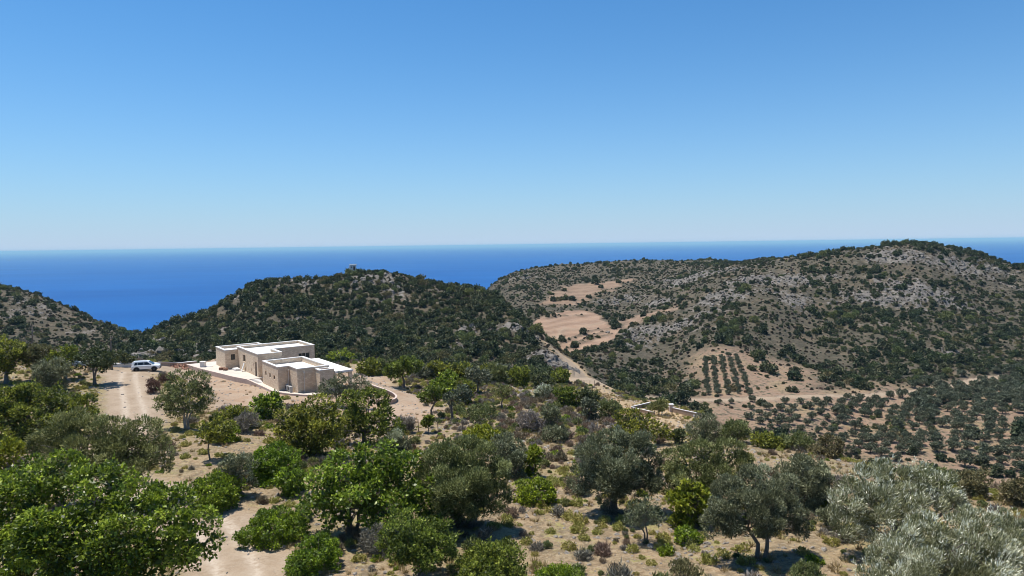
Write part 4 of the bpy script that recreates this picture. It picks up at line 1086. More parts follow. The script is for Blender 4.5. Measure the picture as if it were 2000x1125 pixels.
# ---- hillside bushes
hill_protos = [proto('hill_bush_%d' % k, bush_proto('hill_bush', st, np.random.default_rng(200 + k), 0.13, 5, hh, 0.55))
               for k, (st, hh) in enumerate([('hill', .8), ('hill', .7), ('dark', .85), ('hill', .65), ('dark', .7), ('hill', .9), ('dark', .75), ('oliveg', .8), ('bush', .6)])]
brown_protos = [proto('phrygana_%d' % k, bush_proto('phrygana', st, np.random.default_rng(230 + k), 0.20, 4, 0.6, 0.55)) for k, st in enumerate(['hbrown', 'hbrown', 'hill', 'brown'])]
cx_, cy_ = scatter_candidates(146000, -380, 2400, 168, 860, RNG)
ff = grid_lookup(field_m, cx_, cy_); rr_ = grid_lookup(road_m, cx_, cy_); kk = grid_lookup(rockiness, cx_, cy_); gg = grid_lookup(grove_m, cx_, cy_)
uu = 1000 + F * cx_ / cy_
midhill = (uu < 1125) & (cy_ < 400) & (uu > 235)
clus = fbm(cx_ / 32, cy_ / 32, 41, 4); clus2 = fbm(cx_ / 90, cy_ / 90, 43, 3)
dens = np.where(midhill, 0.90 - 0.6 * sstep(0.2, 0.55, clus), np.clip(0.36 + 1.0 * clus + 0.5 * clus2 + 0.35 * sstep(1560, 1760, uu) * (1 - sstep(400, 500, cy_)), 0.05, 1))
dens = np.where((uu < 300) & (cy_ > 290), np.clip(0.30 + 0.7 * clus, 0.05, 1), dens)
dens = np.where((cy_ > 470) & (uu > 940) & (uu < 1560), dens * 0.55, dens)              # the bare far ridge
yy_ = np.linspace(340, 420, 161); kx_ = (690 - 1000) / F * yy_
kk_ = int(np.argmax(height(kx_, yy_) / yy_)); chp = Vector((kx_[kk_], yy_[kk_], float(height(kx_[kk_], yy_[kk_]))))
dens = dens * (np.hypot(cx_ - chp.x, cy_ - chp.y) > 9.0)
dens = dens * np.where(midhill, 1 - 0.9 * sstep(.35, .8, kk), 1 - 0.6 * sstep(.25, .8, kk)) * (1 - sstep(0.1, 0.4, ff)) * (rr_ < 0.05) * (1 - 0.85 * gg)
rv = grid_lookup(np.minimum(dm, 50), cx_, cy_)
vis = visible(cx_, cy_, 5.0)
pick = (RNG.random(len(cx_)) < dens) & vis & (rv > np.where((uu > 1040) & (uu < 1200), 3.6, 2.4))
bx_, by_ = cx_[pick], cy_[pick]
sz = np.where(midhill[pick], 1.5 + 2.6 * RNG.random(pick.sum()) ** 1.4, 0.9 + 3.4 * RNG.random(pick.sum()) ** 2.2)
sz *= np.exp(0.28 * RNG.normal(size=len(sz))) * np.where(clus[pick] > 0.22, 1.35, 0.95)
sz = np.clip(sz, 0.7, 6.5)
sz *= np.where((by_ > 470) & (uu[pick] < 1560), 0.8, 1.0)
# a few marked trees in and round the field and on the skyline
extra = [(1098, 662, 4.0), (1139, 652, 5.0), (1122, 678, 5.2), (1105, 685, 2.6), (1090, 587, 6.5), (1103, 586, 7.0), (1118, 587, 7.0), (1080, 588, 5.0), (1162, 555, 8.5), (1145, 552, 5.5), (1174, 562, 5), (1208, 552, 6.5), (1150, 582, 6),
         (1256, 617, 5), (1288, 617, 6), (1215, 626, 5.5), (1166, 612, 4.5), (1244, 508, 4.5), (1270, 506, 2.6), (1140, 512, 2.5), (1150, 511, 2.2), (1710, 481, 5.0), (1675, 486, 4.5), (1686, 485, 3.5), (1756, 472, 3), (1788, 472, 4), (1625, 492, 3.5), (1590, 498, 4), (533, 548, 4), (560, 549, 4.5), (600, 549, 5),
         (1480, 700, 8), (1500, 726, 9), (1468, 722, 4), (1550, 742, 7), (1430, 762, 5), (1340, 764, 6), (1310, 762, 6), (1355, 757, 5)]
ex = [(ground(u, v), s) for u, v, s in extra]
bx_ = np.concatenate([np.array([g.x for g, s in ex]), bx_]); by_ = np.concatenate([np.array([g.y for g, s in ex]), by_])
sz = np.concatenate([np.array([s for g, s in ex]), sz])
order = np.concatenate([np.arange(len(ex)), len(ex) + np.argsort(-sz[len(ex):])])
kp = thin(bx_, by_, sz * np.where(np.concatenate([np.zeros(len(ex), bool), midhill[pick]]), 0.62, 0.74), order)
bx_, by_, sz = bx_[kp], by_[kp], sz[kp]
bz = height(bx_, by_) - 0.10 * sz
rot = RNG.uniform(0, 6.28, len(sz)); idx = RNG.choice(9, len(sz), p=[.18, .15, .15, .14, .11, .08, .05, .07, .07])
first = np.argsort(-(sz / by_) * visible(bx_, by_, 0.5) * (np.abs(F * bx_ / by_) < 985))[:300]
rest = np.ones(len(sz), bool); rest[first] = False
def hill_name(x, y, s):
    u = 1000 + F * x / y
    big = 'large' if s > 3.7 else ('middling' if s > 2.8 else 'small')
    if 262 <= u < 1125 and y < 400:
        zone = ('on the left shoulder of the wooded hill' if u < 420 else 'on the wooded hill directly above the house roof' if u < 640 else 'on the wooded hill below the chapel' if u < 760
                else 'on the middle flank of the wooded hill' if u < 900 else 'on the wooded hill above its rocky right end' if u < 1020 else 'on the rocky right end of the wooded hill')
        row = 'near the foot' if y < 262 else 'halfway up' if y < 320 else 'near the skyline'
        return ('%s dark evergreen bush %s, %s' % (big, zone, row), 'bushes on the wooded hill')
    if u >= 1125 and y <= 420:
        zone = ('beside the farm track' if u < 1230 else 'left of the young olive rows' if u < 1375 else 'right of the young olive rows' if u < 1560 else 'above the open olive grove' if u < 1760 else 'above the dense olive grove')
        return ('%s dark evergreen bush %s on the rocky hill' % (big, zone), 'bushes on the rocky hill')
    if u < 262 and y > 300: return ('dark evergreen bush on the low hill at the left edge', 'bushes on the left hill')
    if u < 1125 and y < 400: return ('dark evergreen bush on the wooded hill behind the house', 'bushes on the wooded hill')
    if y > 420 and u < 1330: return ('dark bush by the ploughed fields below the far ridge', 'bushes round the far fields')
    return ('dark evergreen bush on the rocky hill across the valley', 'bushes on the rocky hill')
for k in first:
    o = obj('hillside_bush', hill_protos[idx[k]].data)
    o.location = (bx_[k], by_[k], bz[k]); o.rotation_euler = (0, 0, rot[k]); o.scale = (sz[k], sz[k], sz[k])
    lab, grp = hill_name(bx_[k], by_[k], sz[k])
    tag(o, lab, 'bush', grp)
points_object('hillside_scrub', np.stack([bx_, by_, bz], -1)[rest], sz[rest], rot[rest], idx[rest], hill_protos, 'dark evergreen scrub covering the far hills', 'scrub')
print('hill bushes', len(sz))
# low brown phrygana between the bushes
px_, py_ = scatter_candidates(72000, -380, 2400, 168, 760, RNG)
pd = np.clip(0.62 + 0.9 * fbm(px_ / 20, py_ / 20, 51, 3), 0, 1) * (1 - sstep(.1, .4, grid_lookup(field_m, px_, py_))) * (1 - .8 * grid_lookup(grove_m, px_, py_)) * (grid_lookup(np.minimum(dm, 50), px_, py_) > 1.5)
q = (RNG.random(len(px_)) < pd) & visible(px_, py_, 3.0)
px_, py_ = px_[q], py_[q]
ps = 0.6 + 1.1 * RNG.random(len(px_)) ** 2
points_object('hillside_phrygana', np.stack([px_, py_, height(px_, py_) - 0.05], -1), ps, RNG.uniform(0, 6.28, len(px_)), RNG.choice(4, len(px_), p=[.30, .22, .36, .12]), brown_protos,
              'low brown cushion scrub dotted over the far hillsides', 'scrub')
print('phrygana', len(px_))

# ---- limestone
def rock_material(name, a, b2, c3):
    m, n, l, b = mat(name)
    tc = n.new('ShaderNodeTexCoord'); oi = n.new('ShaderNodeObjectInfo')
    q = noise_tex(n, l, tc.outputs['Object'], 3.0, 6, 0.7); r = noise_tex(n, l, tc.outputs['Object'], 9.0, 5, 0.7)
    c = mix_rgb(n, l, maprange(n, l, q, 0.35, 0.65), a, b2)
    c = mix_rgb(n, l, maprange(n, l, r, 0.55, 0.35, 0, 0.7), c, c3)
    hsv = n.new('ShaderNodeHueSaturation'); l.new(c, hsv.inputs['Color']); l.new(maprange(n, l, oi.outputs['Random'], 0, 1, 0.8, 1.15), hsv.inputs['Value'])
    l.new(hsv.outputs[0], b.inputs['Base Color']); b.inputs['Roughness'].default_value = 0.92; b.inputs['Specular IOR Level'].default_value = 0.2
    bp = n.new('ShaderNodeBump'); bp.inputs['Distance'].default_value = 0.12; l.new(r, bp.inputs['Height']); l.new(bp.outputs[0], b.inputs['Normal'])
    return m
M_LIME = rock_material('limestone', (0.145, 0.130, 0.113), (0.270, 0.243, 0.210), (0.065, 0.058, 0.050))
M_STONE = rock_material('field_stone', (0.34, 0.29, 0.24), (0.52, 0.48, 0.43), (0.20, 0.17, 0.14))

def stone_mesh(name, seed, m, sub=2, rough=0.28, squash=0.65):
    rng = np.random.default_rng(seed)
    bm = bmesh.new(); bmesh.ops.create_icosphere(bm, subdivisions=sub, radius=0.5)
    co = np.array([v.co for v in bm.verts])
    for _ in range(7):           # knock flat faces off it
        d = unit(rng.normal(size=3)); h = rng.uniform(0.26, 0.42)
        s = co @ d; co = co - np.outer(np.maximum(s - h, 0), d)
    co *= 1 + rough * (vnoise(co[:, 0] * 4 + seed, co[:, 1] * 4 + co[:, 2] * 3.1, seed))[:, None]
    co[:, 2] *= squash
    for v, p in zip(bm.verts, co): v.co = p
    me = bpy.data.meshes.new(name); bm.to_mesh(me); bm.free(); me.materials.append(m)
    return me
lime_protos = [proto('crag_%d' % k, stone_mesh('crag', 300 + k, M_LIME, 2, 0.5, 1.0)) for k in range(5)]
stone_protos = [proto('stone_%d' % k, stone_mesh('stone', 320 + k, M_STONE)) for k in range(5)]
rx_, ry_ = scatter_candidates(30000, -140, 2140, 170, 760, RNG)
rk_ = grid_lookup(rockiness, rx_, ry_)
q = (RNG.random(len(rx_)) < 0.015 + 0.5 * sstep(.34, .8, rk_)) & visible(rx_, ry_, 3.0) & (grid_lookup(field_m, rx_, ry_) < .1) & (grid_lookup(np.minimum(dm, 50), rx_, ry_) > 1.6) & (grid_lookup(grove_m, rx_, ry_) < .5)
rx_, ry_, rk_ = rx_[q], ry_[q], rk_[q]
rs = (0.7 + 2.6 * RNG.random(len(rx_)) ** 2.2) * (0.55 + 0.75 * rk_)
for (u, v, rad, st_) in ROCKS:
    if st_ >= 0.5:
        g = ground(u, v); nn = int((26 if v > 0 and g.y < 400 else 17) * st_)
        x = g.x + RNG.normal(size=nn) * rad * .42; y = g.y + RNG.normal(size=nn) * rad * .3
        rx_ = np.concatenate([rx_, x]); ry_ = np.concatenate([ry_, y]); rs = np.concatenate([rs, RNG.uniform(1.2, 3.8, nn) * (1.3 if u < 400 and g.y < 360 else 1.0 if g.y < 400 else 0.7 + g.y / 900)])
points_object('limestone_crags', np.stack([rx_, ry_, height(rx_, ry_) - 0.1 * rs], -1), rs, RNG.uniform(0, 6.28, len(rs)), RNG.integers(0, 5, len(rs)), lime_protos,
              'jagged grey limestone crags breaking through the far hillsides', 'rocks', rs * RNG.uniform(0.6, 1.05, len(rs)))
print('crags', len(rs))

# ---- the olive grove in the valley
def olive_proto(k):
    rng = np.random.default_rng(400 + k)
    w, h = 1.0, 0.80
    lb = auto_lobes(w, h * 0.82, h * 0.16, rng, 6)
    cr = crown_mesh('grove_olive_leaves', lb, 'grove', 0.105, rng, 1.0, 0.1, 0.5, 0.04, 0.0)
    tr = limb_tree(lb, 0.05, rng, 0.3).mesh('grove_olive_trunk', True); tr.materials.append(BARK)
    return cr, tr
grove_parts = [olive_proto(k) for k in range(6)]
def grove_join(k):
    cr, tr = grove_parts[k]
    me = cr.copy(); me.name = 'grove_olive_far'
    return proto('grove_olive_%d' % k, me)
GX, GY, GS, GK = [], [], [], []
# young rows on the red soil
for rown, (ua, va, ub_, vb) in zip(('first', 'second', 'third', 'fourth', 'fifth'), [(1378, 702, 1384, 786), (1393, 700, 1405, 788), (1409, 698, 1428, 788), (1424, 697, 1450, 786), (1438, 696, 1470, 784)]):
    a = ground(ua, va); b = ground(ub_, vb); Ln = (b - a).length; nn = int(Ln / 4.2)
    for i in range(nn + 1):
        t = i / nn
        GX.append(a.x + (b.x - a.x) * t + RNG.normal() * .3); GY.append(a.y + (b.y - a.y) * t + RNG.normal() * .3); GS.append(RNG.uniform(1.9, 2.8)); GK.append(rown)
gp = ground_line([(1470, 790), (1560, 778), (1660, 776), (1740, 762), (1830, 742), (1990, 722), (2060, 730), (2060, 940), (1930, 925), (1860, 915), (1760, 905), (1640, 878), (1560, 862), (1490, 850), (1450, 828)])
mn, mxx = gp.min(0), gp.max(0)
ang = 0.16
for i in range(-110, 110):
    for j in range(-110, 110):
        s_ = 5.5
        x = 110 + (i * math.cos(ang) - j * math.sin(ang)) * s_; y = 220 + (i * math.sin(ang) + j * math.cos(ang)) * s_
        if not (mn[0] < x < mxx[0] and mn[1] < y < mxx[1]): continue
        x += RNG.normal() * 0.45; y += RNG.normal() * 0.45
        if not in_poly(np.array([x]), np.array([y]), gp)[0]: continue
        u = 1000 + F * x / y
        if u > 1640 and fbm(np.array([x / 26]), np.array([y / 9]), 91, 2)[0] > 0.26: continue
        if u < 1640 and RNG.random() < 0.10: continue
        GX.append(x); GY.append(y); GS.append(RNG.uniform(2.4, 3.4) if u < 1640 else RNG.uniform(2.8, 4.4)); GK.append('open' if u < 1640 else 'dense')
        if u > 1780 and y > 236 and RNG.random() < 0.3:
            GX.append(x + RNG.normal() * 2 + 2.5); GY.append(y + RNG.normal() * 2 + 2.5); GS.append(RNG.uniform(3.8, 5.8)); GK.append('dense')
GX, GY, GS = np.array(GX), np.array(GY), np.array(GS); GK = np.array(GK)
ok = visible(GX, GY, 4.0) & (grid_lookup(np.minimum(dm, 50), GX, GY) > 1.9)
GX, GY, GS, GK = GX[ok], GY[ok], GS[ok], GK[ok]
GZ = height(GX, GY) - 0.05
first = np.argsort(-(GS / GY) * visible(GX, GY, 0.5) * (F * GX / GY < 985))[:300]
LABG = {**{k: ('young olive tree in the %s planted row from the left on the red soil' % k, 'young olives in rows') for k in ('first', 'second', 'third', 'fourth', 'fifth')},
        'open': ('small round olive tree in the open grove on the valley floor', 'olive trees of the open grove'),
        'dense': ('grey-green olive tree in the dense grove at the right of the valley', 'olive trees of the dense grove')}
grove_root = []
for k in range(6):
    r = empty('olive_tree'); cr, tr = grove_parts[k]
    obj('crown', cr, r); obj('trunk', tr, r); grove_root.append(r)
used = set()
for k in first:
    i = int(RNG.integers(0, 6))
    if i in used:
        r = grove_root[i].copy(); COL.objects.link(r)
        for ch in grove_root[i].children:
            c = ch.copy(); COL.objects.link(c); c.parent = r
    else:
        r = grove_root[i]; used.add(i)
    r.location = (GX[k], GY[k], GZ[k]); r.rotation_euler = (0, 0, RNG.uniform(0, 6.28)); r.scale = (GS[k], GS[k], GS[k] * RNG.uniform(.88, 1.08))
    lab, grp = LABG[GK[k]]
    if GK[k] in ('open', 'dense'):
        big = 'large' if GS[k] > 4.9 else ('middling' if GS[k] > 4.0 else 'small')
        uu_ = 1000 + F * GX[k] / GY[k]
        where = 'beyond the track' if GY[k] > 262 else 'below the track' if GY[k] > 225 else 'halfway down' if GY[k] > 195 else 'at the near edge'
        part = 'behind the crest shrubs' if uu_ < 1620 else 'above the dark olive bush' if uu_ < 1740 else 'above the silvery olive' if uu_ < 1880 else 'towards the right edge'
        lab = '%s olive in the %s grove, %s, %s' % (big, GK[k], where, part)
    tag(r, lab, 'tree', grp)
rest = np.ones(len(GX), bool); rest[first] = False
if rest.any():
    gfar = [grove_join(k) for k in range(6)]
    points_object('far_olive_grove', np.stack([GX, GY, GZ], -1)[rest], GS[rest], RNG.uniform(0, 6.28, rest.sum()), RNG.integers(0, 6, rest.sum()), gfar,
                  'mass of grey-green olive trees farther back in the valley', 'grove')
print('grove', len(GX))

# ---- cushions, grass and stones on the near slope
def cushion_protos(style, seed, n, leaf, hh):
    return [bush_proto('%s_cushion' % style, style, np.random.default_rng(seed + k), leaf, 5, hh, 0.6) for k in range(n)]
CUSH = {'yellow': cushion_protos('yellow', 500, 3, 0.14, .5), 'grey': cushion_protos('grey', 510, 3, 0.2, .6), 'brown': cushion_protos('brown', 520, 3, 0.2, .6), 'oliveg': cushion_protos('oliveg', 530, 3, 0.16, .7), 'mastic': cushion_protos('mastic', 540, 2, 0.13, .5)}
CLAB = {'yellow': ('low yellow-green spurge cushion on the dry slope', 'yellow spurge cushions'), 'grey': ('low grey thorny cushion shrub on the dry slope', 'grey thorn cushions'),
        'brown': ('low brown dried-out cushion shrub on the dry slope', 'brown dried cushions'), 'oliveg': ('low dull green cushion shrub on the dry slope', 'dull green cushions'),
        'mastic': ('small fresh green tuft on the dry slope', 'fresh green tufts')}
kx, ky = scatter_candidates(29000, -260, 2260, 24, 138, RNG)
kd = np.clip(0.56 + 1.1 * fbm(kx / 9, ky / 9, 61, 3), 0.02, 1)
ku = 1000 + F * kx / ky
kd *= (grid_lookup(dm, kx, ky) > 1.35) * (1 - 0.93 * grid_lookup(soil_m, kx, ky)) * (1 - 0.85 * grid_lookup(dry_m, kx, ky))
brushy = np.exp(-(((ku - 1080) / 110) ** 2)) * sstep(48, 58, ky) * (1 - sstep(85, 110, ky)) + 0.5 * sstep(82, 95, ky) * (ku > 780) * (ku < 1130)
kd = np.clip(kd + 0.3 * brushy, 0, 1) * (1 - 0.9 * grid_lookup(dry_m, kx, ky)) * (grid_lookup(dm, kx, ky) > 1.35) * (1 - 0.93 * grid_lookup(soil_m, kx, ky))
q = (RNG.random(len(kx)) < kd) & visible(kx, ky, 1.0)
kx, ky, ku, brushy = kx[q], ky[q], ku[q], brushy[q]
ks = 0.30 + 0.85 * RNG.random(len(kx)) ** 1.8 + 0.45 * np.clip(brushy, 0, 1) * RNG.random(len(kx))
kp = thin(kx, ky, ks * 0.8); kx, ky, ku, ks, brushy = kx[kp], ky[kp], ku[kp], ks[kp], brushy[kp]
sel = fbm(kx / 7, ky / 7, 67, 3) + 0.35 * RNG.normal(size=len(kx)) - 0.35 * np.clip(brushy, 0, 1)
ktype = np.where(sel > -0.04, 0, np.where(sel > -0.22, 3, np.where(sel > -0.44, 1, 2)))
ktype = np.where(RNG.random(len(kx)) < 0.06, 4, ktype)
kinds = ['yellow', 'grey', 'brown', 'oliveg', 'mastic']
kz = height(kx, ky) - 0.04 * ks; kr = RNG.uniform(0, 6.28, len(kx))
first = np.argsort(-(ks / ky) * (np.abs(ku - 1000) < 990) * (ky > 31.5))[:300]
def near_zone(x, y):
    u = 1000 + F * x / y
    if y > 88: return 'below the house' if u < 700 else 'under the crest bushes'
    if y > 58: return 'by the dirt road' if u < 420 else 'below the bare ground' if u < 760 else 'on the brushy middle slope' if u < 1190 else 'near the bare bank'
    if u < 360: return 'behind the corner carob'
    if u < 600: return 'beside the lower track'
    if u < 820: return 'round the central carob'
    if u < 1010: return 'round the large rounded olive'
    if u < 1110: return 'on the open ground below the fresh green shrub'
    if u < 1300: return 'under the thick-trunked olive' if y > 37 else 'below the young sparse olive'
    if u < 1480: return 'below the fig bush' if y > 35 else 'left of the two-trunked olive foot'
    if u < 1640: return 'right of the two-trunked olive'
    return 'beside the silvery olives'
for k in first:
    st = kinds[ktype[k]]
    o = obj('cushion_shrub', CUSH[st][k % len(CUSH[st])])
    o.location = (kx[k], ky[k], kz[k]); o.rotation_euler = (0, 0, kr[k]); o.scale = (ks[k], ks[k], ks[k] * RNG.uniform(.8, 1.15))
    tag(o, ('broad ' if ks[k] > .95 else 'middling ' if ks[k] > .7 else 'small ') + CLAB[st][0].replace('low ', '').replace('small ', '').replace('on the dry slope', near_zone(kx[k], ky[k])), 'shrub', CLAB[st][1])
rest = np.ones(len(kx), bool); rest[first] = False
allc = []; off = {}
for st in kinds:
    off[st] = len(allc)
    allc += [proto('cushion_%s_%d' % (st, i), me) for i, me in enumerate(CUSH[st])]
kidx = np.array([off[kinds[t]] + (i % len(CUSH[kinds[t]])) for i, t in enumerate(ktype)])
points_object('cushion_scrub', np.stack([kx, ky, kz], -1)[rest], ks[rest], kr[rest], kidx[rest], allc, 'small grey and yellow cushion scrub sprinkled over the near slope', 'scrub')
print('cushions', len(kx))

def grass_mesh(seed):
    rng = np.random.default_rng(seed)
    n = 34; a = rng.uniform(0, 6.28, n); r = 0.35 * rng.random(n) ** .7
    p = np.stack([np.cos(a) * r, np.sin(a) * r, np.zeros(n)], -1)
    d = unit(np.stack([np.cos(a) * .5, np.sin(a) * .5, np.ones(n)], -1) + .35 * rng.normal(size=(n, 3)))
    L = rng.uniform(.45, 1.0, n)[:, None]; s = unit(np.cross(d, rng.normal(size=(n, 3)))) * 0.05
    co = np.stack([p - s, p + s, p + d * L], 1).reshape(-1, 3)
    me = fast_mesh('dry_grass', co, np.arange(n * 3).reshape(-1, 3))
    at = me.attributes.new('tint', 'FLOAT', 'FACE'); at.data.foreach_set('value', rng.random(n).astype(np.float32))
    me.materials.append(LEAF['straw'])
    return me
gx, gy = scatter_candidates(29000, -260, 2260, 24, 125, RNG)
gd = np.clip(0.35 + 1.2 * fbm(gx / 12, gy / 12, 71, 3), 0.02, 1) * (grid_lookup(dm, gx, gy) > 1.1) * (1 - .8 * grid_lookup(soil_m, gx, gy))
q = (RNG.random(len(gx)) < gd) & visible(gx, gy, 0.6)
gx, gy = gx[q], gy[q]; gs = RNG.uniform(.18, .5, len(gx))
points_object('dry_grass', np.stack([gx, gy, height(gx, gy) - .02], -1), gs, RNG.uniform(0, 6.28, len(gx)), RNG.integers(0, 4, len(gx)), [proto('grass_%d' % k, grass_mesh(600 + k)) for k in range(4)],
              'tufts of dry straw-coloured grass on the near slope', 'grass')
sx_, sy_ = scatter_candidates(72000, -260, 2260, 24, 128, RNG)
sd = np.clip(0.45 + 1.0 * fbm(sx_ / 8, sy_ / 8, 81, 3), 0.05, 1) * np.where(grid_lookup(dm, sx_, sy_) < 1.0, 0.12, 1.0)
q = (RNG.random(len(sx_)) < sd) & visible(sx_, sy_, 0.4)
sx_, sy_ = sx_[q], sy_[q]; ss = 0.06 + 0.32 * RNG.random(len(sx_)) ** 4
# the drop of pale rubble along the banks
def rubble(u0, v0, u1, v1, n, spread, smin, smax):
    a, b = ground(u0, v0), ground(u1, v1)
    t = RNG.random(n)
    x = a.x + (b.x - a.x) * t + RNG.normal(size=n) * spread; y = a.y + (b.y - a.y) * t + RNG.normal(size=n) * spread
    return x, y, RNG.uniform(smin, smax, n)
for args in [(1590, 880, 1660, 925, 90, .9, .15, .55), (1330, 1052, 1380, 1064, 26, .35, .15, .5), (600, 1105, 640, 1120, 20, .5, .1, .35), (1000, 752, 1060, 790, 60, 1.2, .2, .7), (1290, 1058, 1480, 1098, 70, .8, .08, .3), (700, 725, 760, 760, 80, 1.5, .15, .5)]:
    x, y, s = rubble(*args); sx_ = np.concatenate([sx_, x]); sy_ = np.concatenate([sy_, y]); ss = np.concatenate([ss, s])
sz_ = height(sx_, sy_) + 0.05 * ss; sr = RNG.uniform(0, 6.28, len(ss)); si = RNG.integers(0, 5, len(ss))
first = np.argsort(-(ss / sy_) * (np.abs(F * sx_ / sy_) < 990) * (sy_ > 31.5))[:150]
for k in first:
    o = obj('loose_stone', stone_protos[si[k]].data)
    o.location = (sx_[k], sy_[k], sz_[k]); o.rotation_euler = (0, 0, sr[k]); o.scale = (ss[k],) * 3
    tag(o, ('large' if ss[k] > .4 else 'middling' if ss[k] > .28 else 'small') + ' pale angular stone lying ' + near_zone(sx_[k], sy_[k]), 'stone', 'loose stones on the slope')
rest = np.ones(len(ss), bool); rest[first] = False
points_object('gravel', np.stack([sx_, sy_, sz_], -1)[rest], ss[rest], sr[rest], si[rest], stone_protos, 'pale stones and gravel strewn over the near slope', 'gravel')
print('stones', len(ss), 'leaves', N_LEAVES, 'time', time.time() - T_START)

# ------------------------------------------------------------------ the stone house
def plain(name, col, rough=0.7, spec=0.3, noise=0.12, scale=4.0, metal=0.0, bump=0.0):
    m, n, l, b = mat(name)
    tc = n.new('ShaderNodeTexCoord')
    q = noise_tex(n, l, tc.outputs['Object'], scale, 6, 0.65)
    c = mix_rgb(n, l, maprange(n, l, q, 0.3, 0.7), tuple(x * (1 - noise) for x in col), tuple(min(1, x * (1 + noise)) for x in col))
    l.new(c, b.inputs['Base Color']); b.inputs['Roughness'].default_value = rough; b.inputs['Specular IOR Level'].default_value = spec; b.inputs['Metallic'].default_value = metal
    if bump:
        bp = n.new('ShaderNodeBump'); bp.inputs['Distance'].default_value = bump; l.new(q, bp.inputs['Height']); l.new(bp.outputs[0], b.inputs['Normal'])
    return m

def stone_wall_material():
    m, n, l, b = mat('tan_limestone_cladding')
    geo = n.new('ShaderNodeNewGeometry'); sx = n.new('ShaderNodeSeparateXYZ'); l.new(geo.outputs['Position'], sx.inputs[0])
    # distance along the wall: walls run along the two house axes
    s = math_node(n, l, 'ADD', math_node(n, l, 'MULTIPLY', sx.outputs[0], PV.x + QV.x), math_node(n, l, 'MULTIPLY', sx.outputs[1], PV.y + QV.y))
    cb = n.new('ShaderNodeCombineXYZ'); l.new(s, cb.inputs[0]); l.new(sx.outputs[2], cb.inputs[1])
    bt = n.new('ShaderNodeTexBrick'); l.new(cb.outputs[0], bt.inputs['Vector'])
    bt.inputs['Scale'].default_value = 1.0; bt.inputs['Brick Width'].default_value = 0.42; bt.inputs['Row Height'].default_value = 0.16; bt.inputs['Mortar Size'].default_value = 0.012
    bt.inputs['Color1'].default_value = (0.638, 0.483, 0.333, 1); bt.inputs['Color2'].default_value = (0.800, 0.652, 0.479, 1); bt.inputs['Mortar'].default_value = (0.536, 0.420, 0.303, 1); bt.inputs['Bias'].default_value = 0.0
    q = noise_tex(n, l, geo.outputs['Position'], 0.9, 6, 0.65); q2 = noise_tex(n, l, geo.outputs['Position'], 5.0, 5, 0.7)
    c = mix_rgb(n, l, maprange(n, l, q, 0.38, 0.66, 0, .28), bt.outputs[0], (0.574, 0.414, 0.303))
    c = mix_rgb(n, l, maprange(n, l, q2, 0.5, 0.72, 0, .5), c, (0.800, 0.727, 0.557))
    l.new(c, b.inputs['Base Color']); b.inputs['Roughness'].default_value = 0.9; b.inputs['Specular IOR Level'].default_value = 0.2
    bp = n.new('ShaderNodeBump'); bp.inputs['Distance'].default_value = 0.02; l.new(math_node(n, l, 'SUBTRACT', q2, math_node(n, l, 'MULTIPLY', bt.outputs[1], 0.8)), bp.inputs['Height']); l.new(bp.outputs[0], b.inputs['Normal'])
    return m
M_WALL = stone_wall_material()
M_WHITE = plain('white_concrete', (0.64, 0.62, 0.59), 0.8, 0.3, 0.06, 1.2, 0, 0.01)
M_TERR = plain('pale_screed', (0.50, 0.45, 0.39), 0.85, 0.2, 0.10, 0.9, 0, 0.01)
M_KERB = plain('pinkish_concrete_kerb', (0.52, 0.42, 0.36), 0.85, 0.2, 0.12, 2.0)
M_FRAME = plain('brown_window_frame', (0.13, 0.085, 0.055), 0.5, 0.4, 0.1)
M_FRAMEL = plain('pale_window_frame', (0.55, 0.52, 0.48), 0.5, 0.4, 0.05)
M_DOOR = plain('dark_wood_door', (0.085, 0.055, 0.035), 0.6, 0.3, 0.2, 8)
M_PIPE = plain('cream_downpipe', (0.60, 0.54, 0.47), 0.5, 0.4, 0.05)
M_DARK = plain('dark_grey_metal', (0.05, 0.05, 0.052), 0.5, 0.4, 0.1)
M_GREY = plain('grey_metal_casing', (0.35, 0.35, 0.34), 0.5, 0.4, 0.08)
mg, ng_, lg_, bg_ = mat('window_glass'); bg_.inputs['Base Color'].default_value = (0.03, 0.04, 0.045, 1); bg_.inputs['Roughness'].default_value = 0.06; bg_.inputs['Specular IOR Level'].default_value = 0.6
M_GLASS = mg

house = empty('stone_house', hp(0, 0, HZ))
HINV = Matrix.Translation(Vector(hp(0, 0, HZ))).inverted()
def hbuild(mb, name, m, parent=None):
    me = mb.mesh(name); me.transform(HINV); me.materials.append(m)
    o = bpy.data.objects.new(name, me); COL.objects.link(o); o.parent = parent or house
    return o
def pqpoly(pts): return [hp(p, q) for p, q in pts]
def inset(pts, d):
    """Offset a counter-clockwise right-angled polygon inwards."""
    n = len(pts); out = []
    for i in range(n):
        a, b, c = Vector(pts[i - 1]), Vector(pts[i]), Vector(pts[(i + 1) % n])
        d1 = (b - a).normalized(); d2 = (c - b).normalized()
        n1 = Vector((-d1.y, d1.x)); n2 = Vector((-d2.y, d2.x))
        out.append(tuple(b + (n1 + n2) * d))
    return out

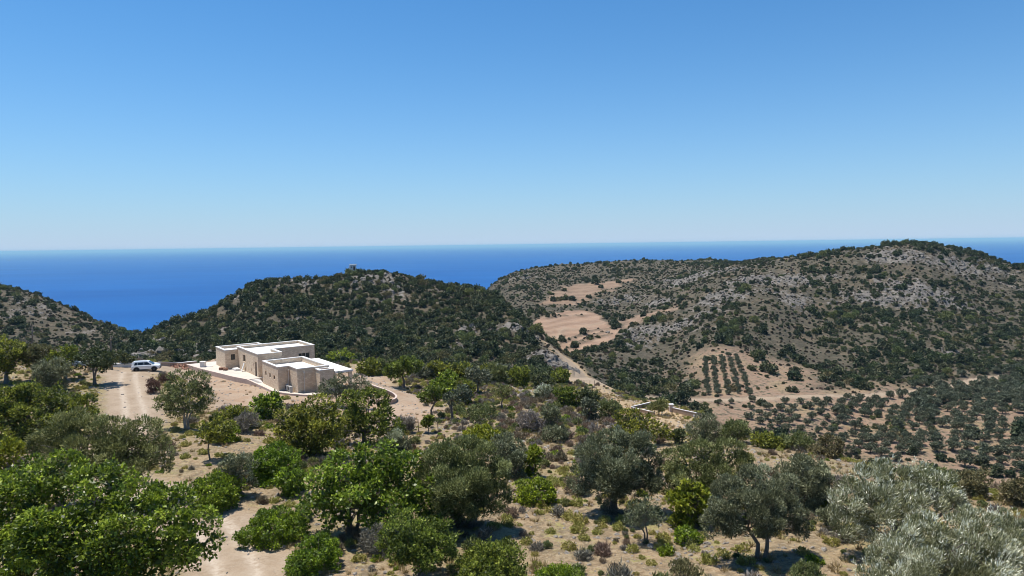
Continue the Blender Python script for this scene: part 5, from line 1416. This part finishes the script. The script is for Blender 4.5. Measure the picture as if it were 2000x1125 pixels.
def house_block(poly, z_top, holes=None, roof_drop=0.42, z_bot=HZ - 1.2):
    holes = holes or {}
    mb = MB(); n = len(poly)
    for i in range(n):
        a, b = Vector(poly[i]), Vector(poly[(i + 1) % n])
        dr = (b - a); Ln = dr.length; dr.normalize(); inn = Vector((-dr.y, dr.x))
        def P(s, z, dep=0.0):
            r = a + dr * s + inn * dep; return hp(r.x, r.y, z)
        hs = sorted(holes.get(i, []), key=lambda t: t[0]); s0 = 0.0
        for (h0, h1, w0, w1, *_r) in hs:
            mb.add([P(s0, z_bot), P(h0, z_bot), P(h0, z_top), P(s0, z_top)], [(0, 1, 2, 3)])
            mb.add([P(h0, z_bot), P(h1, z_bot), P(h1, w0), P(h0, w0)], [(0, 1, 2, 3)])
            mb.add([P(h0, w1), P(h1, w1), P(h1, z_top), P(h0, z_top)], [(0, 1, 2, 3)])
            c = [(h0, w0), (h1, w0), (h1, w1), (h0, w1)]
            for k in range(4):
                (sa, za), (sb, zb) = c[k], c[(k + 1) % 4]
                mb.add([P(sa, za), P(sa, za, .22), P(sb, zb, .22), P(sb, zb)], [(0, 1, 2, 3)])
            s0 = h1
        mb.add([P(s0, z_bot), P(Ln, z_bot), P(Ln, z_top), P(s0, z_top)], [(0, 1, 2, 3)])
        for (h0, h1, w0, w1, kind) in hs:
            f = MB(); t = 0.06; dd = .20
            def bar(sa, sb, za, zb, d0, d1):
                f.add([P(sa, za, d0), P(sb, za, d0), P(sb, zb, d0), P(sa, zb, d0), P(sa, za, d1), P(sb, za, d1), P(sb, zb, d1), P(sa, zb, d1)],
                      [(0, 1, 2, 3), (7, 6, 5, 4), (0, 4, 5, 1), (1, 5, 6, 2), (2, 6, 7, 3), (3, 7, 4, 0)])
            if kind == 'door':
                bar(h0 + .01, h1 - .01, w0, w1 - .01, .13, .19); d = hbuild(f, 'door', M_DOOR)
                f = MB(); bar(h1 - .16, h1 - .12, w0 + 1.0, w0 + 1.15, .09, .13); hbuild(f, 'handle', M_GREY, d)
            else:
                fm_ = M_FRAMEL if kind == 'wide' else M_FRAME
                bar(h0, h1, w0, w0 + t, .12, .18); bar(h0, h1, w1 - t, w1, .12, .18); bar(h0, h0 + t, w0 + t, w1 - t, .12, .18); bar(h1 - t, h1, w0 + t, w1 - t, .12, .18)
                for m_ in ([.5] if kind == 'win' else ([.33, .66] if kind == 'wide' else [])):
                    x = h0 + (h1 - h0) * m_; bar(x - t / 2, x + t / 2, w0 + t, w1 - t, .123, .177)
                wn_ = hbuild(f, 'window', fm_)
                f = MB(); f.add([P(h0 + t, w0 + t, .155), P(h1 - t, w0 + t, .155), P(h1 - t, w1 - t, .155), P(h0 + t, w1 - t, .155)], [(0, 1, 2, 3)]); hbuild(f, 'pane', M_GLASS, wn_)
    inner = inset(poly, 0.30)
    mi = MB(); m_ = len(inner)          # inner faces of the parapet
    pin = [hp(p, q) for p, q in inner]
    for i in range(m_):
        j = (i + 1) % m_
        mb.add([(pin[j].x, pin[j].y, z_top - roof_drop - .1), (pin[i].x, pin[i].y, z_top - roof_drop - .1), (pin[i].x, pin[i].y, z_top), (pin[j].x, pin[j].y, z_top)], [(0, 1, 2, 3)])
    w_ = hbuild(mb, 'wall', M_WALL)
    rf = MB(); rf.prism(pqpoly(inset(poly, 0.302)), z_top - roof_drop - .2, z_top - roof_drop); r = hbuild(rf, 'roof', M_WHITE)
    cp = MB(); cp.ring(pqpoly(inset(poly, -0.05)), pqpoly(inset(poly, 0.34)), z_top + .003, z_top + .09); hbuild(cp, 'coping', M_WHITE, r)
    return w_

Z = HZ
house_block([(0, 0), (6.7, 0), (6.7, 1.5), (9.8, 1.5), (9.8, 5.9), (0, 5.9)], Z + 3.2,
            {0: [(1.15, 1.75, Z + 1.45, Z + 2.0, 'small'), (2.95, 3.55, Z + 1.4, Z + 1.95, 'small'), (4.75, 5.35, Z + 1.35, Z + 1.9, 'small')]}, 0.62)
house_block([(-13.4, .2), (-2.6, .2), (-2.6, 3.7), (-6.6, 3.7), (-6.6, 10.2), (-13.4, 10.2)], Z + 3.8,
            {0: [(3.2, 4.6, Z + 1.9, Z + 2.95, 'win'), (7.3, 7.55, Z + .9, Z + 1.4, 'small'), (8.4, 8.6, Z + 1.8, Z + 2.3, 'small'), (9.2, 10.1, Z + .5, Z + 2.6, 'door')],
             3: [(3.9, 5.7, Z + .6, Z + 2.75, 'wide')]}, 0.36)
house_block([(-18.3, -1.7), (-12.8, -1.7), (-12.8, .18), (-13.42, .18), (-13.42, 5), (-18.3, 5)], Z + 3.4, {1: [(.85, 1.5, Z + 1.85, Z + 2.75, 'win')]}, 0.36)
house_block([(-2.58, 1.6), (-.02, 1.6), (-.02, 5.6), (-2.58, 5.6)], Z + 2.75, {}, 0.3)
house_block([(9.82, 3.9), (11.5, 3.9), (11.5, 5.88), (9.82, 5.88)], Z + 2.95, {}, 0.25)
mb = MB(); mb.prism(pqpoly([(-.6, 5.95), (11.9, 5.95), (11.9, 8.4), (-.6, 8.4)]), Z + 2.42, Z + 2.68); canopy = hbuild(mb, 'canopy_roof', M_WHITE)
for (p, q) in ((11.6, 8.1), (6, 8.1), (.4, 8.1)):
    mb = MB(); mb.prism(pqpoly([(p - .2, q - .2), (p + .2, q - .2), (p + .2, q + .2), (p - .2, q + .2)]), Z - .8, Z + 2.418); hbuild(mb, 'column', M_WALL)
mb = MB(); mb.prism(pqpoly([(-6.4, 7.4), (-5.2, 7.4), (-5.2, 8.9), (-6.4, 8.9)]), Z - .5, Z + .55); hbuild(mb, 'door_step', M_TERR)
for (p, q) in ((6.86, 1.34), (9.96, 2.35)):
    mb = MB(); mb.tube([hp(p, q, Z - .1), hp(p, q, Z + 2.6)], [.055, .055], 8); mb.prism(pqpoly([(p - .12, q - .1), (p + .12, q - .1), (p + .12, q + .1), (p - .12, q + .1)]), Z + 2.6, Z + 2.8); hbuild(mb, 'downpipe', M_PIPE)
# roof furniture: the low skylight kerb on the main roof and the chimney cap
mb = MB(); mb.ring(pqpoly([(-4.6, 2.2), (-3.1, 2.2), (-3.1, 2.75), (-4.6, 2.75)]), pqpoly([(-4.5, 2.3), (-3.2, 2.3), (-3.2, 2.65), (-4.5, 2.65)]), Z + 3.44, Z + 3.62); hbuild(mb, 'skylight', M_WHITE)
mb = MB(); mb.prism(pqpoly([(10.15, 4.3), (11.15, 4.3), (11.15, 5.5), (10.15, 5.5)]), Z + 2.72, Z + 2.76); hbuild(mb, 'roof_hatch', M_KERB)
tag(house, 'flat-roofed house of tan stone blocks with white parapets on the bare ground', 'house')

# terrace, steps and kerb
terr = empty('terrace', hp(0, 0, HZ)); terr['kind'] = 'structure'
def tbuild(mb, name, m, parent=None):
    o = hbuild(mb, name, m, parent or terr); return o
front = [(-22.0, -5.4), (-15.2, -4.4), (-9.2, -3.2), (-5.0, -2.4), (-1.9, -1.5)]
mb = MB(); mb.prism(pqpoly(front + [(-1.9, 3), (-7, 9.5), (-22.0, 5.8)]), Z - 1.0, Z + .5); tbuild(mb, 'terrace_slab', M_TERR)
for k in range(4):
    mb = MB(); mb.prism(pqpoly([(-1.895 + .42 * k, -1.25), (-1.48 + .42 * k, -1.25), (-1.48 + .42 * k, .15), (-1.895 + .42 * k, .15)]), Z - .6, Z + .39 - .11 * k); tbuild(mb, 'step', M_WHITE)
path = [(-1.9, -1.5), (0.2, -1.05), (3, -.75), (6.6, -.65), (9.2, .35), (11.0, 1.5), (13.0, 3.2)]
mb = MB()
mb.prism(pqpoly([(-1.48 + 1.26, -1.04), (3, -.73), (6.6, -.63), (9.2, .37), (11.0, 1.52), (12.8, 3.3), (11.6, 4.0), (9.9, 1.6), (6.6, .1), (-.2, .1)]), Z - .6, Z + .06); tbuild(mb, 'house_path', M_TERR)
def ribbon(pts, w0, w1, z0, z1):
    """Closed band along a plan line."""
    mbq = MB(); n = len(pts); L, R = [], []
    for i in range(n):
        a, b = Vector(pts[max(i - 1, 0)][:2]), Vector(pts[min(i + 1, n - 1)][:2]); d = (b - a).normalized(); nn = Vector((-d.y, d.x)); c = Vector(pts[i][:2])
        L.append(c + nn * w0); R.append(c + nn * w1)
    f0 = z0 if callable(z0) else (lambda i: z0); f1 = z1 if callable(z1) else (lambda i: z1)
    vs = []
    for i in range(n): vs += [(L[i].x, L[i].y, f0(i)), (R[i].x, R[i].y, f0(i)), (R[i].x, R[i].y, f1(i)), (L[i].x, L[i].y, f1(i))]
    fs = []
    for i in range(n - 1):
        b = 4 * i
        for k in range(4): fs.append([b + k, b + (k + 1) % 4, b + 4 + (k + 1) % 4, b + 4 + k])
    fs += [[0, 3, 2, 1], [4 * n - 4, 4 * n - 3, 4 * n - 2, 4 * n - 1]]
    return mbq.add(vs, fs)
kl = [hp(p, q) for p, q in front]; kl2 = [hp(p, q) for p, q in path]
tbuild(ribbon([(p.x, p.y) for p in kl], 0.0, -.22, Z - 1, Z + .58), 'kerb', M_KERB)
tbuild(ribbon([(p.x, p.y) for p in kl2], 0.0, -.22, Z - 1, lambda i: Z + (.58, .33, .2, .15, .12, .1, .08)[i]), 'kerb', M_KERB)

def wall_line(name, pix, h, thick, label, m_body, m_cap, cap=True, smooth=True, ztop=None):
    pts = [at_z(u, v, ztop) if ztop is not None else ground(u, v) for u, v in pix]
    xy = np.array([(p.x, p.y) for p in pts])
    if smooth and len(xy) > 2: xy = smooth_line(xy, 4)
    if len(xy) == 2: xy = np.array([xy[0] * (1 - t) + xy[1] * t for t in np.linspace(0, 1, 8)])
    g = height(xy[:, 0], xy[:, 1])
    k = np.ones(5) / 5; gs = np.convolve(np.pad(g, 2, 'edge'), k, 'valid')
    top = (gs + h) if ztop is None else np.full(len(g), ztop)
    o = empty(name, (xy[0][0], xy[0][1], float(g[0])))
    Mi = Matrix.Translation(o.location).inverted()
    def put(mbq, nm, m_):
        me = mbq.mesh(nm); me.transform(Mi); me.materials.append(m_); c = bpy.data.objects.new(nm, me); COL.objects.link(c); c.parent = o
    put(ribbon(xy, thick / 2, -thick / 2, lambda i: float(g[i]) - .6, lambda i: float(top[i])), 'wall_body', m_body)
    if cap: put(ribbon(xy, thick / 2 + .03, -thick / 2 - .03, lambda i: float(top[i]) + .003, lambda i: float(top[i]) + .09), 'coping', m_cap)
    tag(o, label, 'wall')
    return o
M_RWALL = plain('earth_brown_render', (0.36, 0.27, 0.20), 0.9, 0.2, 0.2, 1.5, 0, .03)
wall_line('retaining_wall', [(720, 757), (740, 763), (760, 771), (771, 777), (774, 783), (766, 788), (750, 789), (734, 788)], 0.45, .2, 'low curved earth-brown retaining wall with a pale top right of the house', M_RWALL, M_KERB)
wall_line('low_wall', [(222, 716), (240, 717), (262, 717)], .45, .4, 'short white low wall behind the rear of the car', M_WHITE, M_WHITE)
wall_line('low_wall', [(296, 716), (330, 715), (362, 714), (384, 712)], .5, .4, 'brown low wall with a white top beyond the front of the car', M_RWALL, M_WHITE)
PT = PAD_Z + 0.5
wall_line('enclosure_wall', [(1233, 795), (1271, 786)], .6, .16, 'white-topped low wall forming the upper left side of the dry enclosure', M_RWALL, M_WHITE, ztop=PT)
wall_line('enclosure_wall', [(1236, 797), (1258, 801), (1279, 806)], .45, .16, 'white-topped low wall forming the lower left side of the dry enclosure', M_RWALL, M_WHITE, ztop=PT - .05)
wall_line('enclosure_wall', [(1306, 795), (1332, 801), (1360, 807)], .7, .14, 'white-topped low wall on the upper right side of the dry enclosure', M_RWALL, M_WHITE, ztop=PT + .15)
wall_line('enclosure_wall', [(1314, 800), (1336, 805), (1358, 810)], .3, .2, 'lower white strip wall running just below the upper right enclosure wall', M_WHITE, M_WHITE, False, ztop=PT - .12)
g = at_z(1311, 804, PAD_Z)
r = empty('stone_pier', g); mb = MB(); mb.box((0, 0, .45), (.55, .55, 1.3)); mb.build('shaft', M_KERB, r); mb = MB(); mb.box((0, 0, 1.15), (.7, .7, .1)); mb.build('cap', M_WHITE, r)
tag(r, 'pale square pier at the end of the enclosure wall', 'pier')

# things round the house
g = hp(7.6, .95, HZ + .06)
for k, (dp, lab) in enumerate(((0.0, 'grey air conditioner unit in the corner of the low block'), (1.15, 'second air conditioner unit beside the house downpipe'))):
    pos = hp(7.35 + dp, .95 - .0 * k, HZ + .06)
    r = empty('air_conditioner', pos, math.atan2(PV.y, PV.x))
    MB().box((0, 0, .42), (.85, .34, .68)).build('casing', M_GREY, r)
    mbf = MB(); mbf.tube([(-.12, -.172, .44), (-.12, -.19, .44)], [.24, .24], 16); mbf.build('fan_grille', M_DARK, r)
    for s in (-.3, .3): MB().box((s, 0, .04), (.08, .3, .08)).build('foot', M_DARK, r)
    tag(r, lab, 'air conditioner')
base = hp(-9.1, -.35, HZ + .5); r = empty('leaning_board', base)
top_ = Vector(hp(-9.2, .12, HZ + 1.75)) - Vector(base)
mb = MB(); mb.tube([(0, 0, 0), tuple(top_)], [.001, .001], 4)
d = top_.normalized(); s_ = PV * .22
mb = MB(); th = Vector((0, 0, .06))
mb.add([-s_, s_, s_ + top_, -s_ + top_, -s_ - QV * .05, s_ - QV * .05, s_ + top_ - QV * .05, -s_ + top_ - QV * .05], [(0, 1, 2, 3), (7, 6, 5, 4), (0, 4, 5, 1), (1, 5, 6, 2), (2, 6, 7, 3), (3, 7, 4, 0)])
b_ = mb.build('board', M_WHITE, r)
tag(r, 'pale board leaning against the house wall left of the door', 'board')

def pile(name, u, v, rad, h, n, smin, smax, m, label, seed, cat='rubble'):
    rng = np.random.default_rng(seed); g = ground(u, v)
    mb = MB(); src = [stone_mesh('pile_stone', 700 + k, m, 1) for k in range(3)]
    for _ in range(n):
        a = rng.uniform(0, 6.28); q = rng.random() ** .6; x, y = math.cos(a) * q * rad, math.sin(a) * q * rad
        z = h * (1 - q) * rng.uniform(.2, 1) + float(height(g.x + x, g.y + y)) - g.z
        s = rng.uniform(smin, smax); M_ = Matrix.Translation((x, y, z)) @ Matrix.Rotation(rng.uniform(0, 6.28), 4, rng.normal(size=3).tolist()) @ Matrix.Scale(s, 4)
        sm = src[int(rng.integers(0, 3))]
        mb.add([M_ @ v_.co for v_ in sm.vertices], [list(p.vertices) for p in sm.polygons])
    o = mb.build(name, m); o.location = g; tag(o, label, cat, None, 'stuff')
M_RED = rock_material('red_earth_rubble', (0.30, 0.15, 0.10), (0.42, 0.26, 0.18), (0.18, 0.09, 0.06))
pile('rubble_heap', 356, 719, 1.9, 1.1, 110, .2, .55, M_RED, 'heap of reddish earth and rubble between the car and the house', 5)
pile('rubble_heap', 706, 734, 1.6, .5, 60, .15, .4, M_STONE, 'scatter of pale building stone right of the house canopy', 6)
pos = hp(-12.2, -2.2, HZ + .5)
mb = MB(); rng = np.random.default_rng(9)
for _ in range(9):
    mb.box(tuple(rng.uniform(-.5, .5, 2)) + (rng.uniform(.05, .22),), tuple(rng.uniform(.15, .45, 3)), Matrix.Rotation(rng.uniform(0, 3), 4, 'Z'))
o = mb.build('building_leftovers', M_RED); o.location = pos; tag(o, 'small heap of reddish building leftovers on the white terrace', 'rubble', None, 'stuff')
mb = MB(); mb.box((0, 0, .12), (1.7, .8, .22)); mb.box((.05, 0, .27), (1.5, .7, .08)); o = mb.build('pallet_of_slabs', M_WHITE); o.location = hp(-10.9, -.6, HZ + .5); o.rotation_euler = (0, 0, math.atan2(PV.y, PV.x))
tag(o, 'white stack of slabs lying on the terrace by the house wall', 'slabs')
g = ground(243, 713); mb = MB(); mb.box((0, 0, .4), (.9, .8, .8)); mb.box((0, 0, .85), (1.0, .9, .08)); o = mb.build('concrete_block', M_WHITE); o.location = g; tag(o, 'white concrete box at the plateau edge left of the car', 'box')
g = ground(142, 714); mb = MB(); mb.box((0, 0, .5), (1.6, 1.0, 1.0)); mb.box((0, 0, 1.05), (1.8, 1.2, .1)); mb.box((1.6, .2, .3), (1.2, .9, .6)); o = mb.build('water_tank', M_WHITE); o.location = g; tag(o, 'white block tank half hidden by the roadside oak', 'tank')
g = ground(397, 724); mb = MB(); mb.box((0, 0, .7), (.7, .7, 1.4)); mb.box((0, 0, 1.44), (.85, .85, .1)); mb.box((.9, .1, .35), (1.0, .6, .7)); o = mb.build('gate_pillar', M_WHITE); o.location = g; tag(o, 'white masonry pillar behind the airy roadside tree', 'pillar')

# ---- chapel on the wooded hill
ch = empty('hilltop_chapel', (chp.x, chp.y, chp.z + 1.3), .25); ch.scale = (1.2, 1.2, 1.2)
MB().box((0, 0, 1.0), (3.0, 2.6, 2.6)).build('wall', M_WHITE, ch); MB().box((0, 0, -.8), (3.4, 3.0, 1.2)).build('plinth', M_WALL, ch)
rf = MB().box((.05, 0, 2.42), (3.3, 2.9, .40)).build('roof', M_WHITE, ch)
MB().box((.5, -1.32, .85), (.8, .06, 1.7)).build('door', M_DOOR, ch)
MB().box((-1.75, -.6, .9), (.3, .3, 1.9)).build('pillar', M_WHITE, ch)
MB().box((-.7, -1.32, 1.3), (.5, .05, .6)).build('window', M_GLASS, ch)
tag(ch, 'tiny white-roofed chapel on top of the wooded hill', 'chapel')

# ---- fences
M_POST = plain('weathered_fence_post', (0.16, 0.12, 0.09), 0.9, 0.1, 0.2, 6)
def fence(pix, step, h, label):
    pts = [ground(u, v) for u, v in pix]; xy = smooth_line(np.array([(p.x, p.y) for p in pts]), 8)
    seg = np.hypot(*np.diff(xy, axis=0).T); cum = np.concatenate([[0], np.cumsum(seg)])
    r = empty('wire_fence', pts[0]); tops = []
    for s in np.arange(0, cum[-1], step):
        x = np.interp(s, cum, xy[:, 0]); y = np.interp(s, cum, xy[:, 1]); z = float(height(x, y))
        p = Vector((x, y, z)) - r.location; tl = Vector((random.uniform(-.05, .05), random.uniform(-.05, .05), h))
        MB().tube([p - Vector((0, 0, .2)), p + tl], [.045, .035], 6).build('post', M_POST, r); tops.append((p, p + tl))
    for f in (.45, .75, .95):
        mbw = MB(); mbw.tube([a.lerp(b, f) for a, b in tops], [.007] * len(tops), 4); mbw.build('wire', M_DARK, r)
    tag(r, label, 'fence')
random.seed(4)
fence([(795, 838), (815, 842), (845, 846), (880, 848), (915, 848)], 2.6, 1.2, 'wire fence on thin brown posts below the curved retaining wall')
fence([(1088, 842), (1110, 841), (1140, 838)], 2.6, 1.2, 'short wire fence among the brushy middle slope')
fence([(1126, 756), (1146, 757), (1166, 757)], 2.4, 1.3, 'wire fence at the bend of the farm track')

# ---- dead wood
def dead_tree(u, v, vtop, label, seed, name='dead_tree', n=9, r0=.14):
    rng = np.random.default_rng(seed); g = ground(u, v); top = float(at_depth(u, vtop, g.y)[2]) - g.z
    r = empty(name, g); mb = MB()
    mb.tube([(0, 0, -.3), (.05, 0, top * .4), (.0, .1, top * .75), (.08, .1, top)], [r0 * 1.2, r0 * .9, r0 * .6, r0 * .2], 8)
    mb.build('trunk', BARK, r, True)
    if n:
        mb = MB()
        for _ in range(n):
            z = top * rng.uniform(.35, .85); d = rng.normal(size=3) * .5 + np.array([0, 0, .5]); L = top * rng.uniform(.2, .42)
            a = Vector((0.03, .05, z)); e = a + Vector(d).normalized() * L; m_ = (a + e) / 2 + Vector((0, 0, -.05 * L))
            mb.tube([a, m_, e], [.05, .03, .012], 5)
            for _ in range(3):
                e2 = m_ + Vector(rng.normal(size=3)) * .3 * L; mb.tube([m_, e2], [.022, .008], 4)
        mb.build('branch', BARK, r, True)
    tag(r, label, 'dead tree')
dead_tree(66, 722, 632, 'bare dead tree sticking up above the left treeline', 3)
dead_tree(218, 722, 655, 'dark bare trunk standing up behind the roadside oak', 4, n=2, r0=.16)
plant('dry_stalks', 'rust', 286, 314, 736, 768, 'clump of reddish dry stalks at the right edge of the dirt road', 'shrub', seed=110, n=5, cover=.3, gaps=.6)
plant('dry_stalks', 'rust', 310, 334, 734, 746, 'low purplish dry bush in front of the car', 'shrub', seed=111, n=5, cover=.6)

# ---- the car
def paint(name, col, rough, spec=0.5, coat=0.0, metal=0.0):
    m, n, l, b = mat(name); b.inputs['Base Color'].default_value = (*col, 1); b.inputs['Roughness'].default_value = rough; b.inputs['Specular IOR Level'].default_value = spec; b.inputs['Coat Weight'].default_value = coat; b.inputs['Metallic'].default_value = metal
    tc = n.new('ShaderNodeTexCoord'); q = noise_tex(n, l, tc.outputs['Object'], 2.5, 5)
    l.new(mix_rgb(n, l, maprange(n, l, q, .4, .7, 0, .25), col, tuple(x * .8 for x in col)), b.inputs['Base Color'])
    return m
M_CAR = paint('white_car_paint', (0.78, 0.78, 0.77), 0.3, .5, .6); M_CLAD = paint('black_plastic_cladding', (0.03, 0.03, 0.03), .6); M_TYRE = paint('tyre_rubber', (0.02, 0.02, 0.02), .85, .2)
M_RIM = paint('dark_alloy', (0.10, 0.10, 0.11), .35, .5, 0, .6); M_LAMP = paint('headlamp_glass', (0.5, 0.52, 0.54), .1, .8); M_TAIL = paint('red_tail_lamp', (0.30, 0.02, 0.02), .2, .6); M_CGLASS = paint('tinted_car_glass', (0.015, 0.018, 0.02), .05, .7)
def loft(sections, name, m, parent, bevel=.03):
    """Body from cross-sections along x: [(x, [(y, z), ...])]."""
    n = len(sections[0][1]); vs = []; fs = []
    for x, s in sections: vs += [(x, y, z) for y, z in s]
    for i in range(len(sections) - 1):
        for k in range(n): fs.append([i * n + k, i * n + (k + 1) % n, (i + 1) * n + (k + 1) % n, (i + 1) * n + k])
    fs += [list(range(n))[::-1], [(len(sections) - 1) * n + k for k in range(n)]]
    mbl = MB().add(vs, fs); o = mbl.build(name, m, parent)
    if bevel:
        bv = o.modifiers.new('bevel', 'BEVEL'); bv.width = bevel; bv.segments = 2; bv.limit_method = 'ANGLE'
    return o
def car_section(x, zb, zs, zt, w, wt):
    return (x, [(-w, zb), (w, zb), (w + .02, zs * .7 + zb * .3), (w, zs), (wt, zt), (-wt, zt), (-w, zs), (-w - .02, zs * .7 + zb * .3)])
g = ground(286, 724)
print('car at', g)
car = empty('parked_car', g, RAD(18)); car.scale = (.87, .87, .87)
loft([car_section(-2.10, .48, .80, .98, .78, .74), car_section(-1.95, .34, .92, 1.06, .88, .82), car_section(-1.2, .30, .95, 1.08, .90, .84), car_section(0.5, .30, .95, 1.06, .90, .84),
      car_section(1.15, .32, .93, 1.03, .90, .82), car_section(1.75, .36, .86, .98, .87, .76), car_section(2.08, .42, .78, .90, .78, .68)], 'body', M_CAR, car, .04)
loft([(-1.98, [(-.78, 1.04), (.78, 1.04), (.66, 1.45), (-.66, 1.45)]), (-1.80, [(-.82, 1.04), (.82, 1.04), (.64, 1.64), (-.64, 1.64)]), (0.0, [(-.84, 1.04), (.84, 1.04), (.64, 1.68), (-.64, 1.68)]),
      (.45, [(-.84, 1.03), (.84, 1.03), (.62, 1.60), (-.62, 1.60)]), (1.15, [(-.80, 1.01), (.80, 1.01), (.76, 1.06), (-.76, 1.06)])], 'cabin', M_CAR, car, .03)
for sgn in (-1, 1):
    def sidepane(x0, x1, x2, x3, name):
        def pt(x, z): return (x, sgn * (.846 - (z - 1.04) * .3125 + .006), z)
        q = [pt(x0, 1.10), pt(x1, 1.10), pt(x2, 1.52), pt(x3, 1.52)]
        if sgn > 0: q = q[::-1]
        MB().add(q + [(a, b - sgn * .012, c) for a, b, c in q], [(0, 1, 2, 3), (7, 6, 5, 4), (0, 4, 5, 1), (1, 5, 6, 2), (2, 6, 7, 3), (3, 7, 4, 0)]).build(name, M_CGLASS, car)
    sidepane(-1.62, -1.18, -1.18, -1.50, 'window'); sidepane(-1.12, -.22, -.22, -1.12, 'window'); sidepane(-.15, .86, .30, -.15, 'window')
    MB().box((.80, sgn * .95, 1.12), (.16, .16, .14)).build('mirror', M_CLAD, car)
    for hx in (-.95, .05): MB().box((hx, sgn * .915, .92), (.16, .03, .035)).build('door_handle', M_CAR, car)
    MB().box((0, sgn * .895, .34), (2.3, .06, .14)).build('sill', M_CLAD, car)
    MB().tube([(-1.5, sgn * .60, 1.70), (-1.3, sgn * .60, 1.74), (.1, sgn * .60, 1.74), (.3, sgn * .60, 1.68)], [.02] * 4, 6).build('roof_rail', M_CLAD, car)
    for wx in (-1.28, 1.30):
        arch = MB(); pts = [(wx + math.cos(t) * .42, sgn * .905, .36 + math.sin(t) * .42) for t in np.linspace(-.15, math.pi + .15, 13)]
        arch.tube(pts, [.05] * 13, 6).build('wheel_arch', M_CLAD, car)
        arch = MB(); n_ = 14; ring = [(wx + math.cos(t) * .40, .36 + math.sin(t) * .40) for t in np.linspace(0, 2 * math.pi, n_, endpoint=False)]
        arch.add([(a, sgn * .922, c) for a, c in ring] + [(a, sgn * .80, c) for a, c in ring], [list(range(n_)) if sgn > 0 else list(range(n_))[::-1]] + [[k, (k + 1) % n_, n_ + (k + 1) % n_, n_ + k] for k in range(n_)]).build('wheel_housing', M_CLAD, car)
        whl = empty('wheel', (wx, sgn * .83, .345)); whl.parent = car
        tv = MB(); tv.tube([(0, -.115, 0), (0, -.10, 0), (0, .10, 0), (0, .115, 0)], [.27, .345, .345, .27], 24).build('tyre', M_TYRE, whl, True)
        rv_ = MB()
        for k in range(5):
            t = 2 * math.pi * k / 5; rv_.tube([(0, sgn * .115, 0), (math.cos(t) * .21, sgn * .122, math.sin(t) * .21)], [.035, .03], 6)
        rv_.tube([(0, sgn * .105, 0), (0, sgn * .112, 0)], [.215, .215], 20).build('rim', M_RIM, whl)
    MB().box((2.02, sgn * .58, .82), (.14, .20, .16)).build('headlight', M_LAMP, car)
    MB().box((-2.05, sgn * .70, .98), (.12, .16, .18)).build('tail_light', M_TAIL, car)
ws = [(1.16, -.74, 1.085), (1.16, .74, 1.085), (.50, .58, 1.585), (.50, -.58, 1.585)]
MB().add(ws + [(a - .03, b, c - .03) for a, b, c in ws], [(0, 1, 2, 3), (7, 6, 5, 4), (0, 4, 5, 1), (1, 5, 6, 2), (2, 6, 7, 3), (3, 7, 4, 0)]).build('windscreen', M_CGLASS, car)
MB().box((-1.95, 0, 1.30), (.10, 1.16, .34)).build('rear_window', M_CGLASS, car)
MB().box((2.05, 0, .46), (.16, 1.5, .22)).build('front_bumper', M_CLAD, car); MB().box((-2.07, 0, .48), (.16, 1.55, .24)).build('rear_bumper', M_CLAD, car)
MB().box((2.085, 0, .80), (.05, .86, .14)).build('grille', M_CLAD, car)
tag(car, 'white compact off-road car parked sideways at the end of the dirt road', 'car')
print('script time', time.time() - T_START, 'leaves', N_LEAVES)
